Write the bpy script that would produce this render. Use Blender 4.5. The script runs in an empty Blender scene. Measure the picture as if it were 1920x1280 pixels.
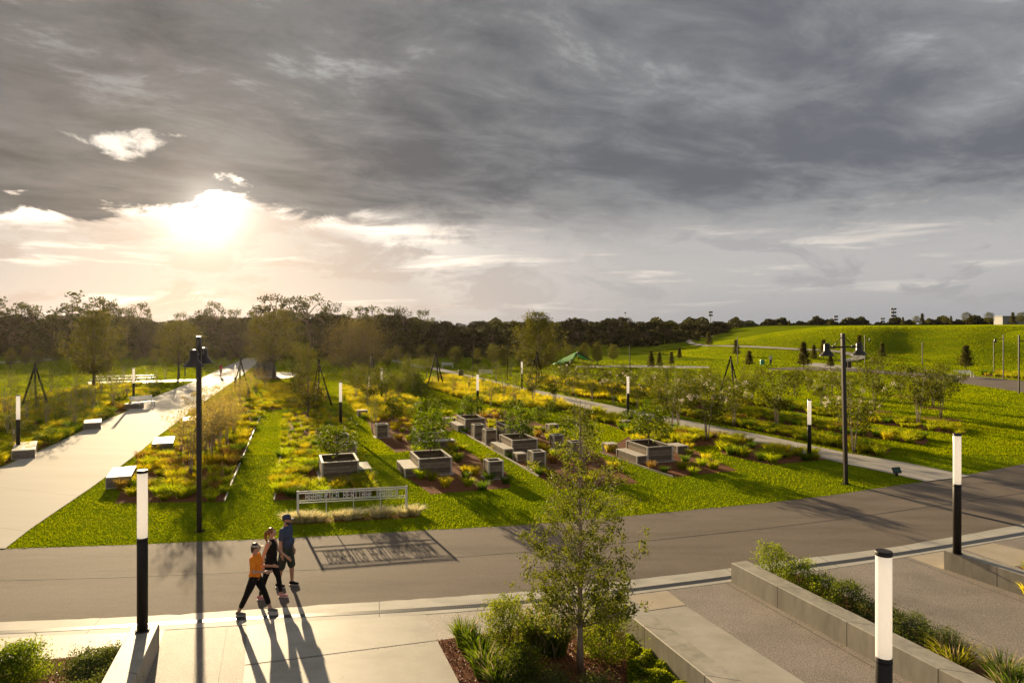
import bpy, bmesh, math, random
import numpy as np
from mathutils import Vector, Matrix
R = math.radians
C = bpy.context.scene.collection
sc = bpy.context.scene

# ------------------------------------------------------------ camera, sky, sun, exposure
CH = 6.4            # eye height
F = 1280.0          # focal length in photo pixels (1920 wide)
HY = 612.0          # horizon row
cam_d = bpy.data.cameras.new('camera'); cam = bpy.data.objects.new('camera', cam_d); C.objects.link(cam)
cam_d.sensor_width = 36; cam_d.lens = 24.0; cam_d.clip_start = 0.1; cam_d.clip_end = 6000
cam_d.shift_y = -(640 - HY) / 1920.0
cam.location = (0, 0, CH); cam.rotation_euler = (R(90), 0, 0)
sc.camera = cam
sc.view_settings.view_transform = 'Standard'; sc.view_settings.look = 'None'
sc.view_settings.exposure = 1.24; sc.view_settings.gamma = 1.0
cy = sc.cycles
cy.use_denoising = True; cy.max_bounces = 8; cy.diffuse_bounces = 3; cy.glossy_bounces = 2
cy.transmission_bounces = 4; cy.transparent_max_bounces = 6; cy.volume_bounces = 0
cy.sample_clamp_indirect = 6.0; cy.caustics_reflective = False; cy.caustics_refractive = False

SUN_PX, SUN_PY = 372.0, 340.0
gd = Vector(((384 - 960) / F, 1.0, (HY - 380.0) / F)).normalized()     # bright gap where the sun breaks through the cloud edge
sd = Vector(((SUN_PX - 960) / F, 1.0, (HY - SUN_PY) / F)).normalized()
SUN_EL = math.asin(sd.z); SUN_AZ = math.atan2(sd.x, sd.y)
sun_d = bpy.data.lights.new('sun', 'SUN'); sun = bpy.data.objects.new('sun', sun_d); C.objects.link(sun)
sun_d.energy = 5.0; sun_d.angle = R(0.6); sun_d.color = (1.0, 0.77, 0.46)
sun.rotation_euler = sd.to_track_quat('Z', 'Y').to_euler()

def build_world():
    w = bpy.data.worlds.new('World'); sc.world = w; w.use_nodes = True
    nt = w.node_tree; N = nt.nodes; L = nt.links; N.clear()
    def n(t, **k):
        a = N.new(t)
        for kk, v in k.items(): setattr(a, kk, v)
        return a
    def put(sock, v):
        if isinstance(v, bpy.types.NodeSocket): L.new(v, sock)
        else: sock.default_value = v
    def m(op, a, b=0.0, c=None, clamp=False):
        x = n('ShaderNodeMath', operation=op, use_clamp=clamp); put(x.inputs[0], a); put(x.inputs[1], b)
        if c is not None: put(x.inputs[2], c)
        return x.outputs[0]
    def ss(v, lo, hi, a=0.0, b=1.0):
        x = n('ShaderNodeMapRange', interpolation_type='SMOOTHSTEP'); put(x.inputs[0], v)
        for i, q in enumerate((lo, hi, a, b)): put(x.inputs[i + 1], q)
        return x.outputs[0]
    def mix(f, a, b, bt='MIX'):
        x = n('ShaderNodeMix', data_type='RGBA', blend_type=bt); x.clamp_factor = False
        put(x.inputs[0], f); put(x.inputs[6], a); put(x.inputs[7], b); return x.outputs[2]
    def vec(x, y, z):
        c = n('ShaderNodeCombineXYZ'); put(c.inputs[0], x); put(c.inputs[1], y); put(c.inputs[2], z); return c.outputs[0]
    def noise(v, s, det=6, rough=.55, dist=0.0):
        x = n('ShaderNodeTexNoise'); put(x.inputs['Vector'], v); x.inputs['Scale'].default_value = s
        x.inputs['Detail'].default_value = det; x.inputs['Roughness'].default_value = rough
        x.inputs['Distortion'].default_value = dist; return x.outputs[0]
    tc = n('ShaderNodeTexCoord'); d = tc.outputs['Generated']
    sp = n('ShaderNodeSeparateXYZ'); L.new(d, sp.inputs[0]); dx, dy, dz = sp.outputs
    el = m('MULTIPLY', m('ARCSINE', dz), 57.2958)
    az = m('MULTIPLY', m('ARCTAN2', dx, dy), 57.2958)      # 0 ahead, + to the right
    inv = m('DIVIDE', 1.0, m('ADD', m('MAXIMUM', dz, 0.0), 0.10))
    px = m('MULTIPLY', dx, inv); py = m('MULTIPLY', dy, inv)
    # the deck drifts along a diagonal: streaky coordinates
    q1 = m('ADD', m('MULTIPLY', px, .80), m('MULTIPLY', py, .36))
    q2 = m('SUBTRACT', m('MULTIPLY', py, .80), m('MULTIPLY', px, .42))
    pv = vec(m('MULTIPLY', q1, .75), q2, 0.0)
    big = noise(pv, .8, 4, .55, .5); fine = noise(pv, 3.1, 11, .66, .35)
    hv = vec(m('MULTIPLY', az, .05), m('MULTIPLY', el, .55), 3.0)       # thin bars near the horizon
    bars = noise(hv, 1.5, 8, .60, .25)
    lump = noise(vec(m('MULTIPLY', az, .10), m('MULTIPLY', el, .25), 9.0), 1.6, 9, .62, .4)
    # sun proximity
    vm = n('ShaderNodeVectorMath', operation='DOT_PRODUCT'); L.new(d, vm.inputs[0]); vm.inputs[1].default_value = gd
    ang = m('MULTIPLY', m('ARCCOSINE', m('MINIMUM', vm.outputs['Value'], .999999)), 57.2958)
    def fall(w_): return m('EXPONENT', m('MULTIPLY', ang, -1.0 / w_))
    # clear air behind the clouds
    sky = n('ShaderNodeTexSky', sky_type='NISHITA', sun_disc=False, sun_elevation=SUN_EL, sun_rotation=SUN_AZ)
    sky.air_density = 1.2; sky.dust_density = 3.0
    clear = mix(.80, mix(1.0, sky.outputs[0], (.05, .05, .05, 1), 'MULTIPLY'), (.46, .405, .37, 1))
    # side factor: warmer, brighter to the left of the picture
    side = ss(az, -45, 32)
    low = mix(side, (.218, .206, .199, 1), (.178, .180, .182, 1))
    low = mix(ss(bars, .55, .70), low, mix(side, (.50, .44, .37, 1), (.30, .28, .255, 1)))
    low = mix(m('MULTIPLY', ss(lump, .53, .40), ss(az, 15, -20)), low, (.17, .152, .148, 1))
    low = mix(m('MULTIPLY', ss(el, 4.2, 0.0), ss(az, -12, 22)), low, (.128, .137, .150, 1))
    low = mix(m('MULTIPLY', ss(lump, .50, .62), ss(az, -8, 14)), low, (.135, .140, .148, 1))
    low = mix(.15, low, clear)
    deckA = mix(side, (.050, .047, .044, 1), (.066, .070, .080, 1))
    deckB = mix(side, (.100, .093, .086, 1), (.122, .126, .132, 1))
    dmix = m('ADD', m('MULTIPLY', big, .55), m('MULTIPLY', fine, .45))
    deck = mix(ss(dmix, .39, .58), deckA, deckB)
    deck = mix(m('MULTIPLY', ss(fine, .52, .68), m('MULTIPLY', ss(big, .42, .60), ss(el, 11, 22))), deck, (.245, .245, .24, 1))
    deck = mix(m('MULTIPLY', ss(el, 30, 60), .6), deck, (.14, .145, .155, 1))
    # lower rim of the deck: about 10 deg on the left, soft and lower on the right
    rim_c = m('ADD', m('ADD', m('ADD', ss(az, -42, -26, 7.5, 9.0), ss(az, -20, 10, 0, -.5)), m('MULTIPLY', m('EXPONENT', m('MULTIPLY', m('POWER', m('DIVIDE', m('ADD', az, 23.2), 3.6), 2.0), -1.0)), 1.5)), m('MULTIPLY', m('SUBTRACT', lump, .5), ss(az, -30, -18, 9.0, 4.5)))
    hw = ss(az, -16, 0, .35, 2.8)
    rel = m('DIVIDE', m('SUBTRACT', el, rim_c), hw)
    isdeck = ss(rel, -1.0, 1.0)
    # a hole in the deck up-left of the sun
    hx = m('DIVIDE', m('SUBTRACT', az, -30.6), 3.0); hy = m('DIVIDE', m('SUBTRACT', el, 13.2), .85)
    hd = m('ADD', m('SQRT', m('ADD', m('MULTIPLY', hx, hx), m('MULTIPLY', hy, hy))), m('MULTIPLY', m('SUBTRACT', lump, .5), 5.0))
    hole = ss(hd, 1.1, .3)
    isdeck = m('MULTIPLY', isdeck, m('SUBTRACT', 1.0, m('MULTIPLY', hole, .9)))
    # lit lower band around the sun
    glow_low = m('ADD', m('MULTIPLY', fall(1.25), 2.2), m('MULTIPLY', fall(6.0), .045))
    rimlit = m('MULTIPLY', m('MULTIPLY', ss(m('ABSOLUTE', m('SUBTRACT', rel, -1.6)), 2.6, 0.0), ss(lump, .42, .58)), m('MULTIPLY', fall(9.0), .8))
    glow_low = m('ADD', glow_low, rimlit)
    glow_deck = m('ADD', m('MULTIPLY', fall(1.0), .30), m('MULTIPLY', fall(5.0), .08))
    g = m('ADD', m('MULTIPLY', glow_low, m('SUBTRACT', 1.0, isdeck)), m('MULTIPLY', glow_deck, isdeck))
    base = mix(isdeck, low, deck)
    base = mix(m('MULTIPLY', hole, .8), base, (.55, .50, .42, 1))
    gl = mix(1.0, (1.0, .89, .74, 1), vec(g, g, g), 'MULTIPLY')
    tot = mix(1.0, base, gl, 'ADD')
    bg = n('ShaderNodeBackground'); L.new(tot, bg.inputs[0]); bg.inputs[1].default_value = 1.0
    out = n('ShaderNodeOutputWorld'); L.new(bg.outputs[0], out.inputs[0])
build_world()

# ------------------------------------------------------------ photo pixel -> place
def P(x, y, z=0.0):
    Y = F * (CH - z) / (y - HY); return Vector(((x - 960) / F * Y, Y, z))
def PX(x, Y, z=0.0): return Vector(((x - 960) / F * Y, Y, z))
def ZAT(y, Y): return CH - (y - HY) / F * Y

# ------------------------------------------------------------ materials
MATS = {}
def M(name, col, col2=None, scale=4.0, rough=.65, bump=0.0, bscale=30.0, trans=0.0, spec=.4, metal=0.0,
      coord='Object', stretch=(1, 1, 1), vary=0.0, joints=None, fine=None, stain=None, lo=.35, hi=.65, boards=None, tcol=None):
    if name in MATS: return MATS[name]
    mt = bpy.data.materials.new(name); MATS[name] = mt; mt.use_nodes = True
    nt = mt.node_tree; N = nt.nodes; L = nt.links
    bs = N['Principled BSDF']; out = N['Material Output']
    bs.inputs['Roughness'].default_value = rough; bs.inputs['Specular IOR Level'].default_value = spec
    bs.inputs['Metallic'].default_value = metal
    if coord == 'World':
        g = N.new('ShaderNodeNewGeometry'); src = g.outputs['Position']
    else:
        g = N.new('ShaderNodeTexCoord'); src = g.outputs['Object']
    mp = N.new('ShaderNodeMapping'); L.new(src, mp.inputs[0]); mp.inputs['Scale'].default_value = stretch
    def noise(s, det=5, v=None, r=.6):
        x = N.new('ShaderNodeTexNoise'); L.new(v or mp.outputs[0], x.inputs['Vector'])
        x.inputs['Scale'].default_value = s; x.inputs['Detail'].default_value = det; x.inputs['Roughness'].default_value = r
        return x.outputs[0]
    def mix(f, a, b, bt='MIX'):
        x = N.new('ShaderNodeMix'); x.data_type = 'RGBA'; x.blend_type = bt
        for s, v in ((x.inputs[0], f), (x.inputs[6], a), (x.inputs[7], b)):
            if isinstance(v, bpy.types.NodeSocket): L.new(v, s)
            else: s.default_value = v
        return x.outputs[2]
    def ramp(v, a, b, c=0.0, d=1.0):
        x = N.new('ShaderNodeMapRange'); L.new(v, x.inputs[0])
        for i, q in enumerate((a, b, c, d)): x.inputs[i + 1].default_value = q
        return x.outputs[0]
    def math_(op, a, b=0.0):
        x = N.new('ShaderNodeMath'); x.operation = op
        for i, v in enumerate((a, b)):
            if isinstance(v, bpy.types.NodeSocket): L.new(v, x.inputs[i])
            else: x.inputs[i].default_value = v
        return x.outputs[0]
    c1 = tuple(col) + (1,); c2 = tuple(col2 or col) + (1,)
    colr = mix(ramp(noise(scale), lo, hi), c1, c2)
    if fine:                                   # (scale, strength): speckle
        f = ramp(noise(fine[0], 2), .3, .7, 1 - fine[1], 1 + fine[1])
        cc = N.new('ShaderNodeCombineXYZ')
        for i in range(3): L.new(f, cc.inputs[i])
        colr = mix(1.0, colr, cc.outputs[0], 'MULTIPLY')
    hsrc = None
    if joints:                                 # (angle deg, spacing u, spacing v, width, offset u, offset v)
        rot = N.new('ShaderNodeVectorRotate'); rot.rotation_type = 'Z_AXIS'; L.new(src, rot.inputs[0]); rot.inputs['Angle'].default_value = R(joints[0])
        sp = N.new('ShaderNodeSeparateXYZ'); L.new(rot.outputs[0], sp.inputs[0])
        k = None
        for ax, s_, o_ in ((0, joints[1], joints[4]), (1, joints[2], joints[5])):
            if not s_: continue
            v = math_('PINGPONG', math_('ADD', sp.outputs[ax], o_), s_ / 2)
            v = ramp(v, joints[3] * .5, joints[3], 0, 1); k = v if k is None else math_('MINIMUM', k, v)
        colr = mix(k, (.06, .055, .05, 1), colr)
    if boards:                                 # (height, gap): planks stacked in z, a tone each
        sp = N.new('ShaderNodeSeparateXYZ'); L.new(src, sp.inputs[0])
        bz = math_('DIVIDE', sp.outputs[2], boards[0])
        fl = math_('FLOOR', bz); wn = N.new('ShaderNodeTexWhiteNoise'); wn.noise_dimensions = '1D'; L.new(fl, wn.inputs['W'])
        tone = ramp(wn.outputs[0], 0, 1, .62, 1.25)
        cc = N.new('ShaderNodeCombineXYZ')
        for i in range(3): L.new(tone, cc.inputs[i])
        colr = mix(1.0, colr, cc.outputs[0], 'MULTIPLY')
        fr = math_('FRACT', bz); gk = ramp(fr, boards[1] * .4, boards[1], 0, 1)
        colr = mix(gk, (.02, .017, .014, 1), colr); hsrc = gk
    if stain:                                  # (sx, sy, sz, strength): weathering blotches and runs
        mp2 = N.new('ShaderNodeMapping'); L.new(src, mp2.inputs[0]); mp2.inputs['Scale'].default_value = stain[:3]
        f = ramp(noise(1.0, 8, mp2.outputs[0], .65), .46, .72, 1, 1 - stain[3]); cc = N.new('ShaderNodeCombineXYZ')
        for i in range(3): L.new(f, cc.inputs[i])
        colr = mix(1.0, colr, cc.outputs[0], 'MULTIPLY')
    if vary:
        oi = N.new('ShaderNodeObjectInfo'); hs = N.new('ShaderNodeHueSaturation')
        L.new(ramp(oi.outputs['Random'], 0, 1, 1 - vary, 1 + vary), hs.inputs['Value'])
        L.new(ramp(oi.outputs['Random'], 0, 1, .5 - vary * .06, .5 + vary * .06), hs.inputs['Hue'])
        L.new(colr, hs.inputs['Color']); colr = hs.outputs[0]
    L.new(colr, bs.inputs['Base Color'])
    if bump:
        b = N.new('ShaderNodeBump'); b.inputs['Strength'].default_value = bump; b.inputs['Distance'].default_value = .02
        L.new(hsrc or noise(bscale, 4), b.inputs['Height']); L.new(b.outputs[0], bs.inputs['Normal'])
    if trans:
        t = N.new('ShaderNodeBsdfTranslucent'); mx = N.new('ShaderNodeMixShader'); mx.inputs[0].default_value = trans
        if tcol: L.new(mix(1.0, colr, tuple(tcol) + (1,), 'MULTIPLY'), t.inputs[0])
        else: L.new(colr, t.inputs[0])
        L.new(bs.outputs[0], mx.inputs[1]); L.new(t.outputs[0], mx.inputs[2]); L.new(mx.outputs[0], out.inputs[0])
    return mt
TY = (1.65, 1.5, .45)
def leafM(name, a, b, trans=.42, rough=.42, vary=.14, scale=2.2, tcol=TY):
    rough = max(rough, .62)
    return M(name, a, b, scale=scale, rough=rough, trans=trans, spec=.11, vary=vary, tcol=tcol)
lawn_m = M('lawn', (.12, .17, .004), (.17, .21, .006), scale=.35, rough=1.0, bump=.7, bscale=22, coord='World', spec=.0, fine=(9, .35))
blade_m = M('lawn_blades', (.120, .18, .003), (.212, .25, .004), scale=.22, rough=1.0, trans=.55, coord='World', spec=.0, tcol=(1.9, 1.7, .35), fine=(1.5, .18))
asphalt_m = M('asphalt', (.180, .147, .120), (.212, .176, .145), scale=.5, rough=.85, bump=.35, bscale=160, coord='World', spec=.12, fine=(140, .28), stretch=(.25, 1, 1), stain=(.22, .8, 1, .30))
conc_m = M('light_concrete', (.42, .385, .32), (.50, .46, .39), scale=1.1, rough=.62, bump=.08, bscale=60, coord='World', spec=.25, fine=(30, .05), stain=(.7, 1.3, 1, .22))
path_m = M('broomed_path', (.50, .465, .40), (.57, .53, .46), scale=.5, rough=.8, bump=.08, bscale=40, coord='World', spec=.05, stretch=(.2, 1, 1), joints=(19, 0, 3.8, .007, 0, 0))
npath_m = M('narrow_path_concrete', (.40, .36, .31), (.47, .43, .37), scale=.8, rough=.62, coord='World', spec=.4, bump=.1, bscale=40, joints=(19, 0, 1.8, .02, 0, 0))
agg_m = M('exposed_aggregate', (.26, .222, .188), (.31, .265, .225), scale=.7, rough=.65, bump=.6, bscale=95, coord='World', spec=.4, fine=(36, .55), joints=(-19, 2.9, 0, .014, 1.0, 0), stain=(.6, .9, 1, .22))
sand_m = M('sandy_concrete', (.43, .36, .26), (.50, .42, .31), scale=1.5, rough=.6, coord='World', spec=.4, fine=(40, .06))
band_m = M('edge_band', (.47, .44, .38), (.54, .51, .44), scale=1.6, rough=.65, coord='World', spec=.14, fine=(30, .06), joints=(-11, 3.0, 0, .012, 0, 0), stain=(.9, 2, 1, .25))
wallc_m = M('cast_concrete', (.35, .32, .26), (.46, .42, .35), scale=1.6, rough=.6, coord='World', spec=.4, bump=.06, bscale=20, stretch=(1, 1, .45), joints=(19, 0, 1.55, .010, 0, .4), fine=(5, .07), stain=(5, 5, .7, .30))
mulch_m = M('mulch', (.11, .045, .022), (.26, .11, .055), scale=26, rough=.95, bump=1.0, bscale=55, coord='World', spec=.05)
soil_m = M('planter_soil', (.035, .022, .014), (.08, .05, .032), scale=14, rough=.9, bump=.8, bscale=50)
chip_m = M('mulch_chips', (.15, .06, .03), (.44, .22, .12), scale=18, rough=.6, coord='World', spec=.4)
steel_m = M('grate_steel', (.10, .105, .11), (.16, .165, .17), scale=12, rough=.38, metal=.75, coord='World', joints=(-11, .045, 0, .018, 0, 0))
black_m = M('black_paint', (.014, .011, .010), (.022, .017, .015), scale=3, rough=.5, spec=.3)
matte_m = M('matte_black', (.014, .012, .011), (.022, .018, .016), scale=3, rough=.85, spec=.1)
brown_m = M('bronze_paint', (.020, .013, .010), (.032, .021, .016), scale=3, rough=.36, spec=.5)
white_m = M('white_metal', (.74, .74, .73), (.80, .80, .79), scale=6, rough=.35, spec=.5)
acryl_m = M('milky_acrylic', (.78, .75, .70), (.84, .81, .76), scale=2, rough=.25, trans=.35, spec=.5)
acryl_m.node_tree.nodes['Principled BSDF'].inputs['Emission Color'].default_value = (1, .83, .62, 1); acryl_m.node_tree.nodes['Principled BSDF'].inputs['Emission Strength'].default_value = .22
wood_m = M('weathered_boards', (.17, .125, .09), (.30, .235, .175), scale=3.5, rough=.7, bump=.5, spec=.25, stretch=(1, 1, 9), boards=(.145, .10), fine=(40, .18))
rim_m = M('silver_trim', (.56, .51, .44), (.66, .61, .53), scale=5, rough=.5, spec=.45, fine=(30, .08))
stone_m = M('stone_slab', (.42, .38, .32), (.62, .57, .50), scale=6, rough=.6, fine=(22, .2), spec=.4)
bark_m = M('bark', (.085, .062, .045), (.19, .145, .11), scale=9, rough=.85, bump=.7, bscale=30, stretch=(1, 1, .35))
palebark_m = M('pale_bark', (.26, .20, .15), (.42, .34, .27), scale=7, rough=.7, bump=.3, stretch=(1, 1, .4))
oak_m = leafM('oak_leaves', (.034, .042, .010), (.070, .074, .018), trans=.3, vary=.25)
oakd_m = leafM('dark_oak_leaves', (.018, .024, .007), (.042, .046, .013), trans=.2, vary=.25)
wood_far_m = leafM('far_leaves', (.026, .032, .013), (.055, .062, .022), trans=.2, vary=.2)
liveoak_m = leafM('live_oak_leaves', (.060, .088, .010), (.17, .19, .030), trans=.45, rough=.55, scale=6)
young_m = leafM('young_oak_leaves', (.055, .064, .010), (.12, .12, .022), vary=.12)
brownleaf_m = leafM('brown_leaves', (.085, .075, .032), (.15, .125, .055), vary=.1)
myrt_m = leafM('myrtle_leaves', (.052, .072, .005), (.125, .135, .010), rough=.35, vary=.2)
myrtp_m = leafM('pale_myrtle_leaves', (.19, .16, .085), (.33, .27, .15), rough=.35, trans=.5)
flower_m = M('white_blossom', (.72, .62, .54), (.80, .72, .64), scale=5, rough=.6, trans=.4)
magn_m = leafM('magnolia_leaves', (.042, .055, .014), (.10, .085, .026), rough=.3, vary=.2)
citrus_m = leafM('citrus_leaves', (.045, .085, .003), (.14, .19, .005), rough=.3)
bushy_m = leafM('shrub_leaves', (.11, .17, .010), (.24, .29, .018), trans=.5, rough=.3)
bushd_m = leafM('dark_shrub_leaves', (.055, .090, .010), (.13, .17, .018), rough=.35)
jun_m = leafM('juniper_leaves', (.085, .115, .035), (.17, .20, .06), rough=.5, trans=.3)
gy_m = leafM('yellow_green_blades', (.19, .24, .010), (.36, .38, .018), trans=.62, tcol=(1.8, 1.7, .4), vary=.25, rough=.5, scale=4)
gg_m = leafM('golden_blades', (.30, .27, .016), (.46, .38, .03), trans=.62, tcol=(1.8, 1.7, .4), vary=.22, rough=.5, scale=4)
go_m = leafM('rusty_blades', (.26, .17, .05), (.36, .23, .07), vary=.2, rough=.5, scale=4)
gd_m = leafM('green_blades', (.065, .13, .010), (.15, .22, .018), trans=.5, vary=.15, rough=.4, scale=4)
gv_m = leafM('cream_blades', (.55, .53, .32), (.85, .80, .58), vary=.08, rough=.5, scale=9, tcol=(1.2, 1.1, .8))
seed_m = leafM('seed_heads', (.34, .27, .17), (.55, .46, .32), trans=.4, scale=8, tcol=(1.3, 1.2, .9))

# ------------------------------------------------------------ mesh helpers
def me_np(name, V, Fq, mat, smooth=False):
    """V (n,3), Fq (m,3|4) index array -> mesh"""
    V = np.asarray(V, np.float32); Fq = np.asarray(Fq, np.int32); k = Fq.shape[1]
    me = bpy.data.meshes.new(name)
    me.vertices.add(len(V)); me.vertices.foreach_set('co', V.ravel())
    me.loops.add(Fq.size); me.loops.foreach_set('vertex_index', Fq.ravel())
    me.polygons.add(len(Fq)); me.polygons.foreach_set('loop_start', np.arange(len(Fq), dtype=np.int32) * k)
    me.polygons.foreach_set('loop_total', np.full(len(Fq), k, np.int32))
    if smooth: me.polygons.foreach_set('use_smooth', np.ones(len(Fq), bool))
    me.materials.append(mat); me.update(calc_edges=True); return me
class MB:
    def __init__(s): s.v = []; s.f = []; s.sm = []
    def add(s, vs, fs, smooth=False):
        o = len(s.v); s.v += [tuple(v) for v in vs]; s.f += [tuple(i + o for i in f) for f in fs]; s.sm += [smooth] * len(fs); return s
    def box(s, x0, x1, y0, y1, z0, z1, Mx=None):
        vs = [Vector((x, y, z)) for z in (z0, z1) for x, y in ((x0, y0), (x1, y0), (x1, y1), (x0, y1))]
        if Mx is not None: vs = [Mx @ v for v in vs]
        return s.add(vs, [(3, 2, 1, 0), (4, 5, 6, 7), (0, 1, 5, 4), (1, 2, 6, 5), (2, 3, 7, 6), (3, 0, 4, 7)])
    def bbox(s, x0, x1, y0, y1, z0, z1, b=.01, Mx=None):
        """box with bevelled edges"""
        bm = bmesh.new(); bmesh.ops.create_cube(bm, size=1)
        for v in bm.verts: v.co = Vector(((x0 + x1) / 2 + v.co.x * (x1 - x0), (y0 + y1) / 2 + v.co.y * (y1 - y0), (z0 + z1) / 2 + v.co.z * (z1 - z0)))
        bmesh.ops.bevel(bm, geom=bm.edges[:], offset=b, segments=2, affect='EDGES', profile=.5)
        bm.verts.ensure_lookup_table(); vs = [v.co.copy() for v in bm.verts]
        if Mx is not None: vs = [Mx @ v for v in vs]
        fs = [tuple(v.index for v in f.verts) for f in bm.faces]; bm.free(); return s.add(vs, fs)
    def tube(s, pts, rad, n=8, smooth=True, cap=True):
        pts = [Vector(p) for p in pts]
        if not hasattr(rad, '__len__'): rad = [rad] * len(pts)
        vs = []; prev = None
        for i, p in enumerate(pts):
            t = (pts[min(i + 1, len(pts) - 1)] - pts[max(i - 1, 0)]).normalized()
            if prev is None:
                a = Vector((0, 0, 1)) if abs(t.z) < .9 else Vector((1, 0, 0)); u = t.cross(a).normalized()
            else: u = (prev - t * prev.dot(t)).normalized()
            prev = u; w = t.cross(u)
            for k in range(n):
                q = 2 * math.pi * k / n; vs.append(p + (u * math.cos(q) + w * math.sin(q)) * rad[i])
        fs = [(i * n + k, i * n + (k + 1) % n, (i + 1) * n + (k + 1) % n, (i + 1) * n + k) for i in range(len(pts) - 1) for k in range(n)]
        o = len(s.v); s.add(vs, fs, smooth)
        if cap:
            s.f += [tuple(o + k for k in reversed(range(n))), tuple(o + (len(pts) - 1) * n + k for k in range(n))]; s.sm += [False] * 2
        return s
    def lathe(s, prof, n=24, c=(0, 0, 0), smooth=True):
        vs = [(c[0] + r * math.cos(2 * math.pi * k / n), c[1] + r * math.sin(2 * math.pi * k / n), c[2] + z) for r, z in prof for k in range(n)]
        fs = [(i * n + k, i * n + (k + 1) % n, (i + 1) * n + (k + 1) % n, (i + 1) * n + k) for i in range(len(prof) - 1) for k in range(n)]
        o = len(s.v); s.add(vs, fs, smooth)
        s.f += [tuple(o + k for k in reversed(range(n))), tuple(o + (len(prof) - 1) * n + k for k in range(n))]; s.sm += [False] * 2
        return s
    def prism(s, poly, z0, z1):
        n = len(poly); vs = [(p[0], p[1], z0) for p in poly] + [(p[0], p[1], z1) for p in poly]
        return s.add(vs, [tuple(reversed(range(n))), tuple(range(n, 2 * n))] + [(i, (i + 1) % n, n + (i + 1) % n, n + i) for i in range(n)])
    def mesh(s, name, mat):
        me = bpy.data.meshes.new(name); me.from_pydata(s.v, [], s.f); me.materials.append(mat)
        me.polygons.foreach_set('use_smooth', s.sm); me.update(); return me
def link(name, me, parent=None, **k):
    o = bpy.data.objects.new(name, me); C.objects.link(o); o.parent = parent
    for a, b in k.items():
        if b: o[a] = b
    return o
def root(name, label, cat, group=None, loc=(0, 0, 0), rz=0.0, s=1.0):
    return set_root(link(name, None), label, cat, group, loc, rz, s)
def set_root(o, label, cat, group, loc, rz, s):
    o['label'] = label; o['category'] = cat
    if group: o['group'] = group
    o.location = loc; o.rotation_euler[2] = rz
    o.scale = s if hasattr(s, '__len__') else (s, s, s); return o
def dup(r0, label=None, cat=None, group=None, loc=(0, 0, 0), rz=0.0, s=1.0):
    r = r0.copy(); C.objects.link(r)
    for ch in r0.children:
        c = ch.copy(); C.objects.link(c); c.parent = r
        for g in ch.children:
            d = g.copy(); C.objects.link(d); d.parent = c
    if 'group' in r: del r['group']
    return set_root(r, label or r0['label'], cat or r0['category'], group, loc, rz, s)
class Proto:
    """first use places the thing itself, later uses copy it"""
    def __init__(s, r): s.r = r; s.used = False
    def put(s, label, group=None, loc=(0, 0, 0), rz=0.0, sc_=1.0, cat=None):
        if not s.used:
            s.used = True
            s.src = s.r; return set_root(s.r, label, cat or s.r['category'], group, loc, rz, sc_)
        return dup(s.src, label, cat, group, loc, rz, sc_)
def struct(name, me, **k): return link(name, me, kind='structure', **k)
def inpoly(X, Y, poly):
    ins = np.zeros(len(X), bool); n = len(poly)
    for i in range(n):
        x0, y0 = poly[i][:2]; x1, y1 = poly[(i + 1) % n][:2]
        c = ((y0 > Y) != (y1 > Y)) & (X < (x1 - x0) * (Y - y0) / (y1 - y0 + 1e-12) + x0); ins ^= c
    return ins
ORD = ['first', 'second', 'third', 'fourth', 'fifth', 'sixth', 'seventh', 'eighth', 'ninth', 'tenth', 'eleventh', 'twelfth', 'thirteenth',
       'fourteenth', 'fifteenth', 'sixteenth', 'seventeenth', 'eighteenth', 'nineteenth', 'twentieth']
def ordn(i):
    if i < 20: return ORD[i]
    t = ['', '', 'twenty', 'thirty', 'forty', 'fifty', 'sixty', 'seventy', 'eighty'][(i + 1) // 10]
    if (i + 1) % 10 == 0: return t[:-1] + 'ieth'
    return t + '-' + ORD[(i + 1) % 10 - 1]

# ------------------------------------------------------------ leaves, blades
def diamonds(Pc, size, rng, aspect=.5, up=0.0):
    n = len(Pc); a = rng.normal(size=(n, 3)); a[:, 2] += up; a /= np.linalg.norm(a, axis=1)[:, None]
    b = np.cross(a, rng.normal(size=(n, 3))); b /= np.linalg.norm(b, axis=1)[:, None]
    s = (size * rng.uniform(.65, 1.25, n))[:, None] * .5
    V = np.stack([Pc - a * s, Pc + b * s * aspect, Pc + a * s, Pc - b * s * aspect], 1).reshape(-1, 3)
    return V, np.arange(4 * n).reshape(n, 4)
def blades(rng, n, h, reach, w, r0, droop=.35, seg=3):
    az = rng.uniform(0, 2 * np.pi, n); rr = r0 * np.sqrt(rng.uniform(0, 1, n)); hh = h * rng.uniform(.6, 1.1, n)
    re = reach * rng.uniform(.25, 1.1, n); bx, by = rr * np.cos(az), rr * np.sin(az)
    az2 = az + rng.normal(0, .5, n); t = np.linspace(0, 1, seg + 1)
    ct, st = np.cos(az2)[:, None], np.sin(az2)[:, None]
    hor = re[:, None] * t ** 1.6; zz = hh[:, None] * (t * (1 + droop) - droop * t ** 2.2)
    cx = bx[:, None] + ct * hor; cyy = by[:, None] + st * hor
    ww = w * (1 - t ** 2 * .93)[None, :] * rng.uniform(.7, 1.2, n)[:, None] * .5
    tw = rng.uniform(0, np.pi, n)[:, None]; sx, sy = np.cos(tw), np.sin(tw)
    A = np.stack([cx - sx * ww, cyy - sy * ww, zz], -1); B = np.stack([cx + sx * ww, cyy + sy * ww, zz], -1)
    V = np.stack([A, B], 2).reshape(-1, 3); base = (np.arange(n) * (seg + 1) * 2)[:, None]
    f = [np.stack([base[:, 0] + 2 * k, base[:, 0] + 2 * k + 1, base[:, 0] + 2 * k + 3, base[:, 0] + 2 * k + 2], 1) for k in range(seg)]
    return V, np.concatenate(f)
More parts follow.
